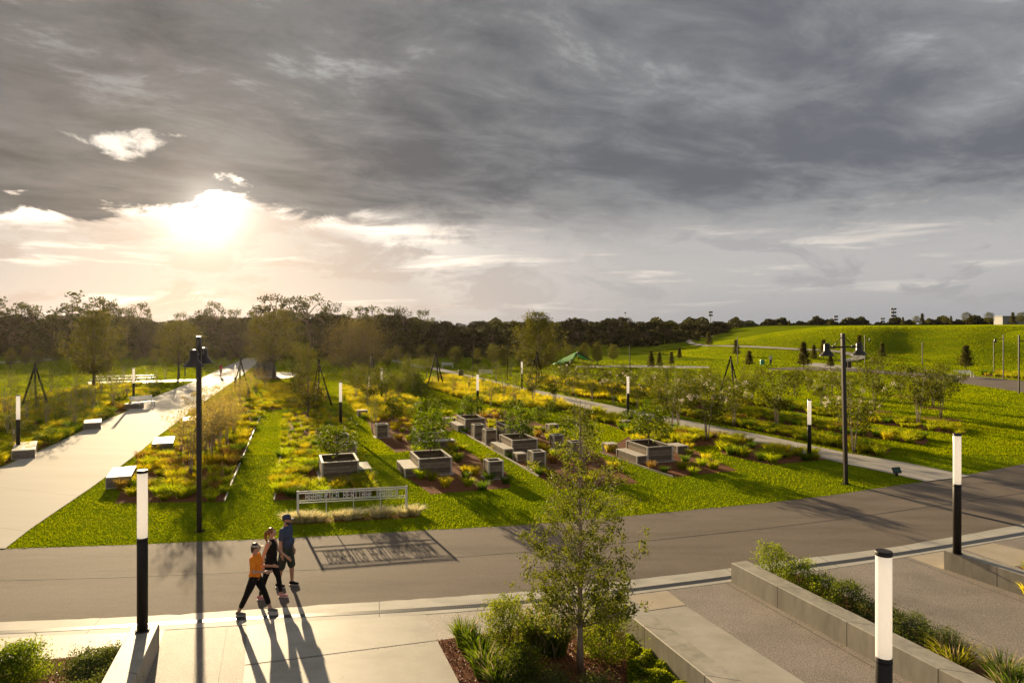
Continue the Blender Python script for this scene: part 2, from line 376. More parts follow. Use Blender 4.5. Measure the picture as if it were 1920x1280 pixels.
def cat_np(parts):
    Vs, Fs, o = [], [], 0
    for V, f in parts: Vs.append(V); Fs.append(f + o); o += len(V)
    return np.concatenate(Vs), np.concatenate(Fs)

# ------------------------------------------------------------ trees
def tree_parts(seed, H, base, prof, rad, limbs, nleaf, ls, r0, leaf_mat, bark=bark_m, stems=1, spread=.0, clump=.35, sub=4, aspect=.55,
               wob=.03, rise=.45, top_thin=0.0, clusters=0, sides=6, lean=0.0, leaf_hi=1.0, n_fl=0, thick=1.0, fill=0.0):
    rnd = random.Random(seed); rng = np.random.default_rng(seed); mb = MB(); tw = []
    trunks = []
    for s in range(stems):
        a = 2 * math.pi * s / stems + rnd.uniform(-.4, .4); pts = []
        for i in range(8):
            t = i / 7; off = spread * t ** 1.1
            b0 = r0 * 1.6 if stems > 1 else 0
            pts.append(Vector(((b0 + off) * math.cos(a) + rnd.gauss(0, wob) * t * H * .3 + lean * t, (b0 + off) * math.sin(a) + rnd.gauss(0, wob) * t * H * .3, t * H * .95)))
        rr = [r0 * (1.25 if i == 0 else 1) * (1 - .88 * i / 7) for i in range(8)]
        mb.tube(pts, rr, sides); trunks.append(pts)
    for i in range(limbs):
        tp = trunks[i % stems]; u = (i + rnd.random()) / limbs
        zt = base + (H - base) * (u ** .9) * .97                              # limb end height
        zs = max(base * .8, zt - (H - base) * rise * (1 - u * .6)); k = min(6.9, zs / (H * .95) * 7); j = int(k)
        st = tp[j].lerp(tp[j + 1], k - j)
        az = i * 2.399963 + rnd.uniform(-.4, .4); rr = rad * prof(u) * rnd.uniform(.72, 1.08)
        en = Vector((st.x * .5 + rr * math.cos(az), st.y * .5 + rr * math.sin(az), zt))
        md = st.lerp(en, .5) + Vector((rnd.gauss(0, .05), rnd.gauss(0, .05), -rr * .06 + (en.z - st.z) * .08))
        lr = max(r0 * .42 * (1 - u * .7) * thick, .006)
        mb.tube([st, md, en], [lr, lr * .65, lr * .25], max(3, sides - 2), cap=False)
        for q in range(sub):
            t = rnd.uniform(.3, 1); s0 = st.lerp(md, t * 2) if t < .5 else md.lerp(en, t * 2 - 1)
            ln = rr * rnd.uniform(.2, .45) + .12 * rad; a2 = az + rnd.uniform(-1.3, 1.3)
            e0 = s0 + Vector((math.cos(a2) * ln, math.sin(a2) * ln, rnd.uniform(-.1, .55) * ln))
            mb.tube([s0, e0], [lr * .4, lr * .15], 3, cap=False); tw.append((s0, e0, u))
        tw.append((md, en, u))
    A = np.array([t[0] for t in tw]); B = np.array([t[1] for t in tw]); U = np.array([t[2] for t in tw])
    wt = np.maximum(.02, 1 - top_thin * U) ** (1.25 if top_thin > .85 else 1.0); wt /= wt.sum()
    idx = rng.choice(len(tw), nleaf, p=wt); t = rng.uniform(.25, 1.1, nleaf)[:, None]
    Pc = A[idx] * (1 - t) + B[idx] * t + rng.normal(0, clump * .5, (nleaf, 3)) * np.array([1, 1, .75])
    if clusters:
        cc = Pc[:clusters]; Pc = cc[rng.integers(0, clusters, nleaf)] + rng.normal(0, clump * .36, (nleaf, 3)) * np.array([1, 1, .8])
    if fill:
        m_ = int(nleaf * fill); u = rng.uniform(0.02, .98, m_); th = rng.uniform(0, 6.283, m_); q = np.sqrt(rng.uniform(0, 1, m_)) * rad * np.array([prof(x) for x in u]) * .85
        Pc[:m_] = np.stack([q * np.cos(th), q * np.sin(th), base + (H - base) * u], 1)
    V, f = diamonds(Pc, ls, rng, aspect)
    out = [('trunk', mb.mesh('trunk', bark)), ('crown', me_np('crown', V, f, leaf_mat))]
    if n_fl:
        top = [t for t in tw if t[2] > .35]; pf = []
        for q in range(n_fl):
            c = rnd.choice(top)[1]; pf.append(np.array(c) + rng.normal(0, .055, (26, 3)))
        Vf, ff = diamonds(np.concatenate(pf), .055, rng, .8); out.append(('blossom', me_np('blossom', Vf, ff, flower_m)))
    return out
def proto(name, cat, parts):
    r = root(name, 'x', cat)
    for nm, me in parts: link(nm, me, r)
    return Proto(r)

# ------------------------------------------------------------ the ground and everything laid on it
def flat(name, poly, z, mat, **k):
    bm = bmesh.new(); vs = [bm.verts.new((p[0], p[1], z)) for p in poly]; f = bm.faces.new(vs); 
    bm.normal_update()
    if f.normal.z < 0: bmesh.ops.reverse_faces(bm, faces=[f])
    bmesh.ops.triangulate(bm, faces=bm.faces[:]); me = bpy.data.meshes.new(name); bm.to_mesh(me); bm.free(); me.materials.append(mat)
    return struct(name, me, **k)
def G(px): return [P(x, y) for x, y in px]
def lerp_line(px, xs):
    a = np.array(px, float); return np.interp(xs, a[:, 0], a[:, 1])
ROAD_FAR = [(-420, 1036), (0, 1029), (120, 1025), (250, 1021), (400, 1014), (545, 1008), (700, 1000), (800, 993), (900, 989), (980, 984), (1147, 970), (1285, 957), (1440, 942),
            (1515, 935), (1590, 923), (1665, 912), (1735, 902), (1820, 892), (1850, 881), (1920, 869), (2060, 846), (2400, 800)]
ROAD_NEAR = [(-420, 1180), (0, 1166), (130, 1161), (260, 1156), (480, 1142), (700, 1128), (960, 1111), (1080, 1099), (1185, 1087), (1280, 1076), (1370, 1065), (1500, 1047), (1637, 1032), (1787, 1007),
             (1920, 982), (2060, 958), (2400, 905)]
DR_A = [(-420, 1196), (0, 1183), (187, 1173), (480, 1155), (720, 1144), (960, 1128), (1080, 1116), (1185, 1103), (1370, 1080), (1502, 1060), (1637, 1043), (1802, 1017), (1920, 997), (2060, 973), (2400, 920)]
DR_B = [(x, y + 6.0) for x, y in DR_A]
BAND_NEAR = [(-420, 1208), (0, 1196), (237, 1185), (480, 1170), (640, 1161), (797, 1152), (960, 1139), (1080, 1127), (1185, 1114), (1370, 1091), (1555, 1067), (1637, 1054), (1802, 1027), (1920, 1006), (2060, 981), (2400, 927)]
def smooth_line(px, n=120):
    xs = np.linspace(px[0][0], px[-1][0], n); ys = lerp_line(px, xs); k = np.ones(7) / 7
    yp = np.concatenate([ys[:1] + (ys[0] - ys[3:0:-1]), ys, ys[-1:] + (ys[-1] - ys[-2:-5:-1])])
    return list(zip(xs, np.convolve(yp, k, 'valid')))
def wob(pts, amp, seed):
    r = random.Random(seed); return [P(x, y) + Vector((0, r.gauss(0, amp), 0)) for x, y in pts]
rf = smooth_line(ROAD_FAR); rn = smooth_line(ROAD_NEAR); bn = smooth_line(BAND_NEAR); da = smooth_line(DR_A); db = smooth_line(DR_B)
def build_ground():
    # lawn: one sheet, finer near the camera
    flat('ground', [(-3000, 6), (3000, 6), (3000, 4500), (-3000, 4500)], 0, lawn_m)
    flat('road', wob(rf, .012, 1) + G(reversed(rn)), .004, asphalt_m)
    flat('pavement_edge_band', wob(rn, .012, 2) + G(reversed(bn)), .008, band_m)
    flat('plaza_paving', G(bn) + [(16, 4), (-16, 4)], .004, agg_m)
build_ground()
trench = flat('trench_drain', G(da) + G(reversed(db)), .012, steel_m)
del trench['kind']; trench['label'] = 'long dark steel trench drain grate set in the pale concrete band'; trench['category'] = 'drain'
# tar seam along the road, and a lamp shadow painted in its colour
seam_shadow_m = M('tar_seam_and_shadow', (.035, .032, .03), (.06, .055, .05), scale=9, rough=.8, coord='World')
def strip(name, px, wd, z, mat):
    A = smooth_line(px, 90); pts = [P(x, y) for x, y in A]; r = random.Random(4)
    up = [p + Vector((0, wd / 2 * r.uniform(.6, 1.3), 0)) for p in pts]; dn = [p - Vector((0, wd / 2 * r.uniform(.6, 1.3), 0)) for p in reversed(pts)]
    return flat(name, up + dn, z, mat)
strip('road_seam', [(-200, 1092), (0, 1088), (187, 1083), (330, 1078), (480, 1071), (640, 1066), (860, 1043), (960, 1037), (1200, 1015), (1440, 990), (1600, 970), (1740, 950), (1850, 935), (1990, 912)], .035, .0085, seam_shadow_m)
flat('lamp_shadow_strip', [P(1636, 920), P(1640, 919.5), P(1745, 947), P(1840, 968), P(1925, 986), P(1921, 988), P(1838, 970.5), P(1742, 949)], .0085, seam_shadow_m)  # right lamp post's cast shadow, painted as a dark strip over the asphalt
rng0 = np.random.default_rng(5)
# concrete parts of the plaza
flat('plaza_slab', G([(-420, 1208), (-100, 1199), (0, 1196), (237, 1185), (262, 1184), (200, 1295), (-420, 1310)]) , .008, sand_m)
flat('plaza_slab', G([(463, 1171), (640, 1161), (797, 1152), (820, 1200), (480, 1243), (459, 1246)]), .008, conc_m)
flat('plaza_slab', G([(459, 1249), (480, 1246), (820, 1203), (862, 1282), (925, 1400), (440, 1430)]), .008, conc_m)
flat('plaza_slab', G([(300, 1181), (308, 1181), (298, 1215), (294, 1216)]), .008, conc_m)
flat('plaza_tile', G([(1177, 1117), (1250, 1107), (1286, 1134), (1212, 1145)]), .008, sand_m)
flat('plaza_slab', G([(1212, 1147), (1286, 1136), (1440, 1235), (1520, 1287), (1660, 1380), (1560, 1400)]), .008, conc_m)
flat('plaza_tile', G([(1703, 1044), (1772, 1033), (1772, 1068), (1768, 1068)]), .008, sand_m)
flat('plaza_tile', G([(1805, 1029), (1862, 1018), (1990, 1047), (1900, 1062)]), .008, sand_m)
# paths
WL = [(-330, 1063), (-60, 906), (0, 877), (87, 840), (140, 815), (185, 793), (232, 774), (287, 745), (360, 717), (400, 698), (440, 680), (462, 671)]
WR = [(500, 671), (482, 678), (472, 689), (455, 703), (435, 717), (425, 724), (395, 745), (362, 767), (326, 796), (300, 815), (265, 845), (225, 875), (170, 915), (57, 992), (10, 1028.7), (-150, 1032)]
PW = G(WL + WR); flat('wide_path', PW, .022, path_m)
NP_ = [(736, 674), (786, 685), (825, 690), (870, 701), (900, 708), (937, 716), (978, 726), (1040, 738), (1100, 751), (1204, 772), (1340, 799), (1440, 818), (1587, 849), (1700, 868), (1822, 892.5),
       (1735, 903), (1672, 888), (1590, 871), (1500, 849), (1435, 832), (1340, 816), (1287, 806), (1240, 795), (1162, 779), (1112, 769), (1040, 751), (978, 735), (937, 724), (900, 714), (870, 707), (825, 696), (786, 690), (736, 677)]
PN = G(NP_); flat('narrow_path', PN, .022, npath_m)
PAD = G([(478, 703), (500, 697), (545, 698), (560, 703), (545, 708), (500, 711), (480, 709)]); flat('paved_pad', PAD, .008, npath_m)
PIC = G([(165, 716), (230, 714), (335, 711.5), (375, 711), (372, 713.5), (335, 715), (250, 719), (165, 721)]); flat('picnic_pavement', PIC, .006, npath_m)
PB = G([(100, 675), (0, 681), (-200, 690), (-200, 686), (0, 678), (100, 672.5)]); flat('far_path', PB, .006, npath_m)
FP = G([(1440, 690), (1500, 688), (1560, 688), (1625, 692), (1740, 700), (1830, 705), (1935, 716), (2300, 745), (2300, 760), (1935, 738), (1830, 722), (1760, 712), (1680, 703), (1600, 697), (1500, 694), (1440, 693)])
flat('far_road', FP, .004, asphalt_m)
FQ = G([(1080, 686), (1180, 684.5), (1270, 685.5), (1330, 687), (1330, 690), (1270, 690), (1180, 688), (1080, 689)]); flat('far_path', FQ, .006, npath_m)
FR = G([(1500, 684), (1530, 680), (1560, 683), (1625, 691), (1560, 690)]); flat('far_path', FR, .0075, npath_m)
# planting beds: mulch
BEDS = dict(
    left_front=[(216, 943), (420, 940), (436, 900), (486, 783), (498, 760), (470, 745), (462, 722), (420, 745), (352, 795), (300, 832), (262, 860), (234, 905)],
    mid_front=[(514, 938), (560, 936), (700, 928), (690, 895), (664, 850), (526, 851)],
    mid_back=[(526, 844), (662, 842), (660, 815), (636, 771), (532, 771)],
    gold_left=[(498, 768), (600, 765), (612, 745), (590, 722), (478, 724), (500, 745)],
    box_front=[(764, 896), (808, 926), (957, 914), (950, 885), (905, 862), (862, 838), (782, 836)],
    box_back=[(700, 815), (742, 848), (795, 843), (850, 806), (800, 776), (690, 790)],
    gold_mid=[(640, 738), (668, 772), (690, 792), (800, 776), (780, 752), (735, 736), (680, 725), (645, 727)],
    centre=[(822, 783), (908, 834), (1010, 893), (1052, 917), (1196, 905), (1150, 872), (1092, 833), (1015, 795), (945, 768), (870, 772)],
    right_box=[(1125, 848), (1200, 873), (1262, 894), (1382, 882), (1338, 862), (1290, 838), (1180, 818)],
    strip_path=[(1060, 768), (1150, 800), (1250, 840), (1345, 834), (1352, 850), (1445, 871), (1565, 860), (1500, 848), (1435, 834), (1340, 818), (1240, 797), (1112, 771)],
    gold_centre=[(860, 745), (940, 763), (1080, 770), (1035, 752), (978, 737), (900, 716), (850, 706), (800, 716), (800, 726)],
    beyond_a=[(1128, 745), (1204, 764), (1340, 792), (1440, 812), (1587, 843), (1655, 857), (1672, 843), (1560, 822), (1420, 795), (1290, 771), (1180, 748)],
    beyond_b=[(1240, 752), (1360, 775), (1480, 797), (1600, 816), (1735, 834), (1742, 824), (1620, 803), (1480, 782), (1360, 760), (1250, 742)],
    beyond_c=[(1330, 748), (1480, 770), (1640, 794), (1805, 816), (1815, 805), (1680, 786), (1500, 760), (1340, 738)],
    beyond_gold=[(985, 722), (1100, 746), (1230, 752), (1250, 735), (1100, 715), (990, 705)],
    left_path=[(-60, 902), (0, 874), (87, 837), (140, 812), (185, 790), (232, 771), (287, 742), (300, 734), (240, 735), (170, 775), (90, 800), (0, 838), (-60, 860)],
    left_gold=[(-40, 815), (60, 800), (150, 770), (235, 733), (265, 720), (180, 722), (80, 738), (-40, 760)],
    right_far=[(1840, 704), (1935, 712), (1960, 704), (1850, 699)],
)
BP = {}
for i_, (k, px) in enumerate(BEDS.items()):
    BP[k] = G(px); flat('planting_bed', BP[k], .0035 + .0008 * i_, mulch_m)
EDGE_m = M('bed_edging', (.42, .38, .32), (.5, .46, .4), scale=5, rough=.6)
def edging(pts, label):
    mb = MB(); P_ = [Vector((p[0], p[1], .02)) for p in pts]
    for a, b in zip(P_[:-1], P_[1:]):
        d = (b - a).normalized(); w = Vector((-d.y, d.x, 0)) * .025
        mb.add([a - w - Vector((0, 0, .03)), a + w - Vector((0, 0, .03)), a + w + Vector((0, 0, .05)), a - w + Vector((0, 0, .05)), b - w - Vector((0, 0, .03)), b + w - Vector((0, 0, .03)), b + w + Vector((0, 0, .05)), b - w + Vector((0, 0, .05))],
               [(0, 1, 2, 3), (7, 6, 5, 4), (0, 4, 5, 1), (1, 5, 6, 2), (2, 6, 7, 3), (3, 7, 4, 0)])
    link('bed_edging', mb.mesh('bed_edging', EDGE_m), label=label, category='edging')
edging(G([(421, 940), (437, 900), (487, 783)]), 'pale metal edging along the right side of the leftmost front bed')
edging(G([(514, 938), (527, 850)]), 'pale metal edging on the left side of the bed behind the white sign')
edging(G([(531, 842), (533, 771)]), 'short far length of metal edging left of the middle bed')
edging(G([(822, 784), (908, 835), (1010, 894)]), 'pale metal edging on the left side of the central planter bed')
edging(G([(1125, 849), (1200, 874), (1262, 895)]), 'metal edging in front of the rightmost planter beside the lawn')
# foreground mulch beds
MB_L = G([(-200, 1249), (0, 1241), (68, 1238), (125, 1233), (222, 1222), (206, 1300), (-200, 1400)]); flat('mulch_bed', MB_L, .012, mulch_m)
MB_C = G([(820, 1201), (905, 1188), (1000, 1176), (1095, 1166), (1175, 1157), (1400, 1330), (1000, 1400), (930, 1395), (862, 1282)]); flat('mulch_bed', MB_C, .012, mulch_m)
UR = Vector((-.355, 1, 0)).normalized()
w3a = P(1371, 1091.5)                       # wall three, far left foot
MB_3 = [w3a + Vector((.46, .1, 0)), w3a + Vector((1.9, .55, 0)), w3a + Vector((1.9, .55, 0)) - UR * 10, w3a + Vector((.46, .1, 0)) - UR * 10]
flat('mulch_bed', MB_3, .012, mulch_m)
w4a = P(1770, 1066)
MB_4 = [w4a + Vector((.46, -.35, 0)) , w4a + Vector((3.6, .55, 0)), w4a + Vector((3.6, .55, 0)) - UR * 8, w4a + Vector((.46, .1, 0)) - UR * 8]
flat('mulch_bed', MB_4, .012, mulch_m)
def chips(poly, n, seed, ymin=8.0):
    r = np.random.default_rng(seed); a = np.array([(p[0], p[1]) for p in poly]); lo, hi = a.min(0), a.max(0); lo[1] = max(lo[1], ymin)
    q = r.uniform(lo, hi, (n, 2)); q = q[inpoly(q[:, 0], q[:, 1], poly)]
    Pc = np.column_stack([q, r.uniform(.015, .04, len(q))]); V, f = diamonds(Pc, .055, r, .28); V[:, 2] = np.maximum(V[:, 2], .0125); return V, f
V, f = cat_np([chips(MB_L, 9000, 1), chips(MB_C, 16000, 2), chips(MB_3, 6000, 3), chips(MB_4, 3000, 4)])
link('mulch', me_np('mulch', V, f, chip_m), kind='stuff', label='loose reddish bark mulch covering the foreground beds', category='mulch')

# ------------------------------------------------------------ lawn blades (stuff): dense near, sparser far
def in_any(X, Y, polys):
    m = np.zeros(len(X), bool)
    for p in polys: m |= inpoly(X, Y, p)
    return m
def lawn():
    r = np.random.default_rng(11); parts = []
    polys = [PW, PN, PAD, PIC, FP, FQ, FR] + list(BP.values())
    rfx = np.array([p[0] for p in G(rf)]); rfy = np.array([p[1] for p in G(rf)])
    for (y0, y1, n, hs) in ((11, 34, 420000, 1.0), (34, 60, 240000, 1.5), (60, 130, 200000, 2.4)):
        Y = 1 / np.sqrt(r.uniform(1 / y1 ** 2, 1 / y0 ** 2, n)); X = r.uniform(-.80, .80, n) * Y
        ok = (Y > np.interp(X, rfx, rfy) + r.normal(.0, .03, n)) & ~in_any(X, Y, polys); X, Y = X[ok], Y[ok]; n = len(X)
        w = np.maximum(.006, Y * .00052) * r.uniform(.7, 1.3, n); h = (.030 + .0006 * Y) * r.uniform(.5, 1.3, n) * (1 + .12 * np.sin(X * .9 + Y) * np.sin(Y * .7))
        a = r.uniform(0, np.pi, n); cx, cy_ = np.cos(a) * w, np.sin(a) * w; ln = h * r.uniform(.1, .9, n); b = r.uniform(0, 2 * np.pi, n)
        A = np.stack([X - cx, Y - cy_, np.zeros(n)], 1); B = np.stack([X + cx, Y + cy_, np.zeros(n)], 1)
        Cc = np.stack([X + np.cos(b) * ln, Y + np.sin(b) * ln, h], 1)
        parts.append((np.stack([A, B, Cc], 1).reshape(-1, 3), np.arange(3 * n).reshape(n, 3)))
    V, f = cat_np(parts); link('lawn_grass', me_np('lawn_grass', V, f, blade_m), kind='stuff', label='short mown green grass covering the lawns', category='grass')
lawn()

# ------------------------------------------------------------ hill
def sst(v, a, b):
    t = np.clip((v - a) / (b - a), 0, 1); return t * t * (3 - 2 * t)
def hill_h(X, Y):
    X = np.asarray(X, float); Y = np.asarray(Y, float)
    s = X / Y * F + 960                                      # bearing across the slope foot
    foot = np.interp(X, [28, 45, 70, 110, 300], [150, 122, 106, 102, 110])
    rise = sst(Y, foot, foot + 62) ; side = sst(X, 24 + (Y - 100) * .10, 88 + (Y - 120) * .06)
    a = 6.6 * rise * side
    nx = X - 84; ny = Y - 106                                # a nearer shoulder on the right
    b = 5.6 * sst(X, 74, 112) * sst(Y, 104, 138)
    valley = np.exp(-((X - (66 + (Y - 110) * .55)) / 9.0) ** 2) * 1.3 * sst(Y, 112, 135) * (1 - sst(Y, 150, 172))
    return np.maximum(np.maximum(a, b) - valley, 0) + .10 * np.sin(X * .11) * rise * side + .4 * sst(X, 100, 160) * sst(Y, 150, 200) - .02
def build_hill():
    xs = np.linspace(18, 330, 180); ys = np.linspace(96, 330, 150); X, Y = np.meshgrid(xs, ys); Z = hill_h(X, Y)
    V = np.stack([X, Y, Z], -1).reshape(-1, 3); i = np.arange(149)[:, None] * 180 + np.arange(179)[None]
    f = np.stack([i, i + 1, i + 181, i + 180], -1).reshape(-1, 4); struct('hill', me_np('hill', V, f, lawn_m, True))
build_hill()
def hill_blades():
    r = np.random.default_rng(21); n = 260000
    Y = r.uniform(100, 185, n); X = r.uniform(24, 150, n); Z = hill_h(X, Y); ok = (Z > .0) & (X / Y < .8); X, Y, Z = X[ok], Y[ok], Z[ok]; n = len(X)
    w = .05 * r.uniform(.7, 1.4, n); h = .10 * r.uniform(.5, 1.3, n); a = r.uniform(0, np.pi, n); cx, cz = np.cos(a) * w, np.sin(a) * w; b = r.uniform(0, 6.28, n)
    A = np.stack([X - cx, Y - cz, Z - .02], 1); B = np.stack([X + cx, Y + cz, Z - .02], 1); D = np.stack([X + np.cos(b) * h * .5, Y + np.sin(b) * h * .5, Z + h], 1)
    link('hill_grass', me_np('hill_grass', np.stack([A, B, D], 1).reshape(-1, 3), np.arange(3 * n).reshape(n, 3), blade_m), kind='stuff', label='mown green grass covering the rolling hill', category='grass')
hill_blades()
def hill_pt(x, y):
    """where the view line through a photo pixel meets the hill or ground"""
    for Y in np.arange(98, 330, .5):
        X = (x - 960) / F * Y; z = ZAT(y, Y); h = max(float(hill_h(X, Y)), 0)
        if z <= h: return Vector((X, Y, h))
    return Vector(((x - 960) / F * 200, 200, float(hill_h((x - 960) / F * 200, 200))))
def hill_path(px, wd):
    pts = [hill_pt(x, y) for x, y in px]; d = []
    for a, b in zip(pts[:-1], pts[1:]):
        k = max(2, int((b - a).length / 1.5)); d += [a.lerp(b, i / k) for i in range(k)]
    d.append(pts[-1]); V = []; f = []
    for i, p in enumerate(d):
        t = (d[min(i + 2, len(d) - 1)] - d[max(i - 2, 0)]); t.z = 0; t.normalize(); w = Vector((-t.y, t.x, 0)) * wd / 2
        for q in (-1, -.33, .33, 1):
            c = p + w * q; V.append((c.x, c.y, max(float(hill_h(c.x, c.y)), 0) + .14))
    for i in range(len(d) - 1):
        for q in range(3): a = i * 4 + q; f.append((a, a + 1, a + 5, a + 4))
    struct('hill_path', me_np('hill_path', V, f, npath_m, True))
hill_path([(1334, 631.5), (1310, 632), (1296, 636), (1290, 641), (1302, 646), (1325, 649), (1380, 650), (1440, 653), (1500, 656), (1560, 659), (1600, 665)], 1.5)
hill_path([(1583, 663), (1604, 667), (1612, 671), (1598, 675), (1580, 678)], 2.2)

# ------------------------------------------------------------ low concrete walls of the plaza
def wall(name_label, a, direction, length, width, h, rside=1):
    d = direction.normalized(); w = Vector((d.y, -d.x, 0)) if rside > 0 else Vector((-d.y, d.x, 0)); 
    if w.x < 0: w = -w
    pts = [a, a + w * width, a + w * width - d * length, a - d * length]; mb = MB(); mb.prism([(p.x, p.y) for p in (pts[0], pts[3], pts[2], pts[1])], 0.0, h)
    bm = bmesh.new(); me = mb.mesh('wall', wallc_m); bm.from_mesh(me); bmesh.ops.bevel(bm, geom=[e for e in bm.edges if all(v.co.z > .1 for v in e.verts)], offset=.012, segments=1, affect='EDGES'); bm.to_mesh(me); bm.free()
    link('concrete_wall', me, label=name_label, category='wall')
UL = Vector((-.32, 1, 0)).normalized()
wall('low concrete wall at bottom left carrying a light column', P(246, 1174, .5) - Vector((0, 0, .5)), UL, 6.5, .50, .5)
wall('low concrete wall right of the young oak in the mulch bed', P(1139, 1119, .5) - Vector((0, 0, .5)), UR, 9.5, .47, .5)
wall('long low concrete wall in front of the row of shrubs', w3a, UR, 11, .47, .5)
wall('low concrete wall at the right edge carrying a light column', w4a, Vector((-.40, 1, 0)).normalized(), 9, .42, .5)

# ------------------------------------------------------------ planters and board boxes
RZ = R(19.0)
def planter_mesh(w, d, h, fill=.50):
    """open board box, origin at front left foot; returns boards, trim, soil"""
    t = .05; bo = MB(); tr = MB(); so = MB()
    bo.box(t * .6, w - t * .6, 0, t, 0, h - .02); bo.box(t * .6, w - t * .6, d - t, d, 0, h - .02)
    bo.box(0, t, t, d - t, 0, h - .021); bo.box(w - t, w, t, d - t, 0, h - .021)
    e = .012; c = .07
    for x0, x1, y0, y1 in ((-e, c, -e, c), (w - c, w + e, -e, c), (w - c, w + e, d - c, d + e), (-e, c, d - c, d + e)):      # angle trims at corners
        xo = x0 if x0 < 0 else x1; yo = y0 if y0 < 0 else y1
        sx = 1 if xo < w / 2 else -1; sy = 1 if yo < d / 2 else -1
        tr.box(min(xo, xo + sx * c), max(xo, xo + sx * c), min(yo, yo + sy * .010), max(yo, yo + sy * .010), 0, h - .028)
        tr.box(min(xo, xo + sx * .010), max(xo, xo + sx * .010), min(yo + sy * .0101, yo + sy * c), max(yo + sy * .0101, yo + sy * c), 0, h - .028)
    q = .075                                                                                                          # top rim
    tr.box(-e - .003, w + e + .003, -e - .003, q, h - .026, h); tr.box(-e - .003, w + e + .003, d - q, d + e + .003, h - .026, h)
    tr.box(-e - .003, q, q + .001, d - q - .001, h - .026, h); tr.box(w - q, w + e + .003, q + .001, d - q - .001, h - .026, h)
    n = 9; r = random.Random(int(w * 1000 + d * 77))
    vs = [((t + (w - 2 * t) * i / (n - 1)), (t + (d - 2 * t) * j / (n - 1)), h * fill + r.uniform(-.02, .03)) for j in range(n) for i in range(n)]
    so.add(vs, [(j * n + i, j * n + i + 1, (j + 1) * n + i + 1, (j + 1) * n + i) for j in range(n - 1) for i in range(n - 1)], True)
    return bo, tr, so
def solid_mesh(w, d, h):
    bo = MB(); tr = MB(); e = .012; c = .06
    bo.box(0, w, 0, d, 0, h - .03); tr.bbox(-e, w + e, -e, d + e, h - .028, h, .006)
    for x0 in (-e, w + e - c):
        for y0 in (-e, d + e - .010): tr.box(x0, x0 + c, y0, y0 + .010, 0, h - .03)
    for y0 in (0, d - c):
        for x0 in (-e, w + e - .010): tr.box(x0, x0 + .010, y0 + .0001, y0 + c, 0, h - .03)
    return bo, tr
slab_pad_m = M('stone_pad', (.36, .34, .31), (.46, .44, .40), scale=5, rough=.7, coord='World')
def planter(label, x, y, zt, w, d, steps=(), grp='board planters with small trees', name='tree_planter', cat='planter', rz=RZ, pad=True):
    """x,y: photo pixel of the front left top corner"""
    p = P(x, y, zt); p.z = 0.0; r = root(name, label, cat, grp, p, rz)
    bo, tr, so = planter_mesh(w, d, zt)
    link('board_side', bo.mesh('board_side', wood_m), r); link('trim', tr.mesh('trim', rim_m), r); link('soil', so.mesh('soil', soil_m), r)
    if pad:
        mb = MB(); mb.box(-.12, w + .12, -.12, d + .12, 0, .035); link('base_pad', mb.mesh('base_pad', slab_pad_m), r)
    for (sx, sy, sw, sdp, sh) in steps:
        b2, t2 = solid_mesh(sw, sdp, sh); st = link('step_bench', b2.mesh('step_bench', wood_m), r); st.location = (sx, sy, 0.0)
        link('step_trim', t2.mesh('step_trim', rim_m), st)
    return r
TALL = 'tall board boxes'; LOW = 'low board blocks'
planter('large board planter with stepped bench on its right, directly behind the white letter sign', 603.5, 867, .77, 1.50, 1.85, [(1.53, .0, .50, 1.5, .40)])
planter('large board planter with a stepped bench on its left, beside the grass strip', 785, 860, .75, 1.45, 1.95, [(-.60, -.02, .57, 1.95, .38)])
planter('board planter half hidden behind two small trees, low bench at its front right', 786, 811.5, .75, 1.42, 1.8, [(-.05, -.62, 1.85, .59, .38)])
planter('farthest board planter with stepped bench on its left', 872, 785.6, .74, 1.30, 2.0, [(-.48, -.02, .45, 1.9, .38)])
planter('board planter in the middle of the central bed with a long bench on its left', 960, 825, .75, 1.36, 2.0, [(-.52, -.35, .49, 2.2, .40)])
planter('board planter behind the central one, partly hidden by a leafy citrus', 949, 797.5, .75, 1.30, 1.8)
planter('rightmost board planter with stepped bench on its left and dark citrus tree', 1214, 838, .75, 1.36, 2.05, [(-.56, -.02, .53, 2.05, .37)])
for lab, x, y, zt, w in (
    ('tall board box in front at the right edge of the first planter bed', 915.6, 865, .76, .66),
    ('tall board box behind the planter nearest the white sign', 639, 833, .75, .74),
    ('tall board box below the light column, half lost in foliage', 631, 815, .75, .62),
    ('tall board box standing alone on mulch left of the small trees', 706, 796, .77, .68),
    ('tall board box just in front of the farthest planter', 889, 796.5, .77, .60),
    ('tall board box second in line from the farthest planter', 910.6, 806, .78, .64),
    ('tall board box at the lower end of the central bed by the lawn', 999, 847.5, .80, .62),
    ('tall shaded board box behind the young oak top, by a clump of tall grass', 1038, 816, .78, .56),
    ('tall board box hidden behind the young oak branches', 1072, 829, .76, .60)):
    planter(lab, x, y, zt, w, w, grp=TALL, name='tall_board_box', cat='planter box')
def low_block(label, x, y, zt, w, d, rz=RZ, mat=None):
    p = P(x, y, zt); p.z = 0; r = root('board_block', label, 'bench block', LOW, p, rz)
    bo, tr = solid_mesh(w, d, zt); link('board_side', bo.mesh('board_side', wood_m), r); link('top_trim', tr.mesh('top_trim', rim_m), r)
low_block('low board block left of the farthest planter', 837, 784, .38, .62, .6)
low_block('low board block at the foot of the central planter', 969, 850.6, .38, .52, .55)
low_block('pale low block alone beside the strip of lawn near the light column', 671, 769.5, .42, .68, .7)
low_block('pale low block far back among the golden grass', 781, 755.5, .42, .75, .5)
low_block('low board block behind the tall shaded box in the central bed', 1030, 796, .38, .62, .6)
low_block('low board block just left of the rightmost planter', 1139, 832.5, .40, .62, .62)
low_block('low block next to the dark light column by the narrow path', 1169, 789, .38, .62, .6)
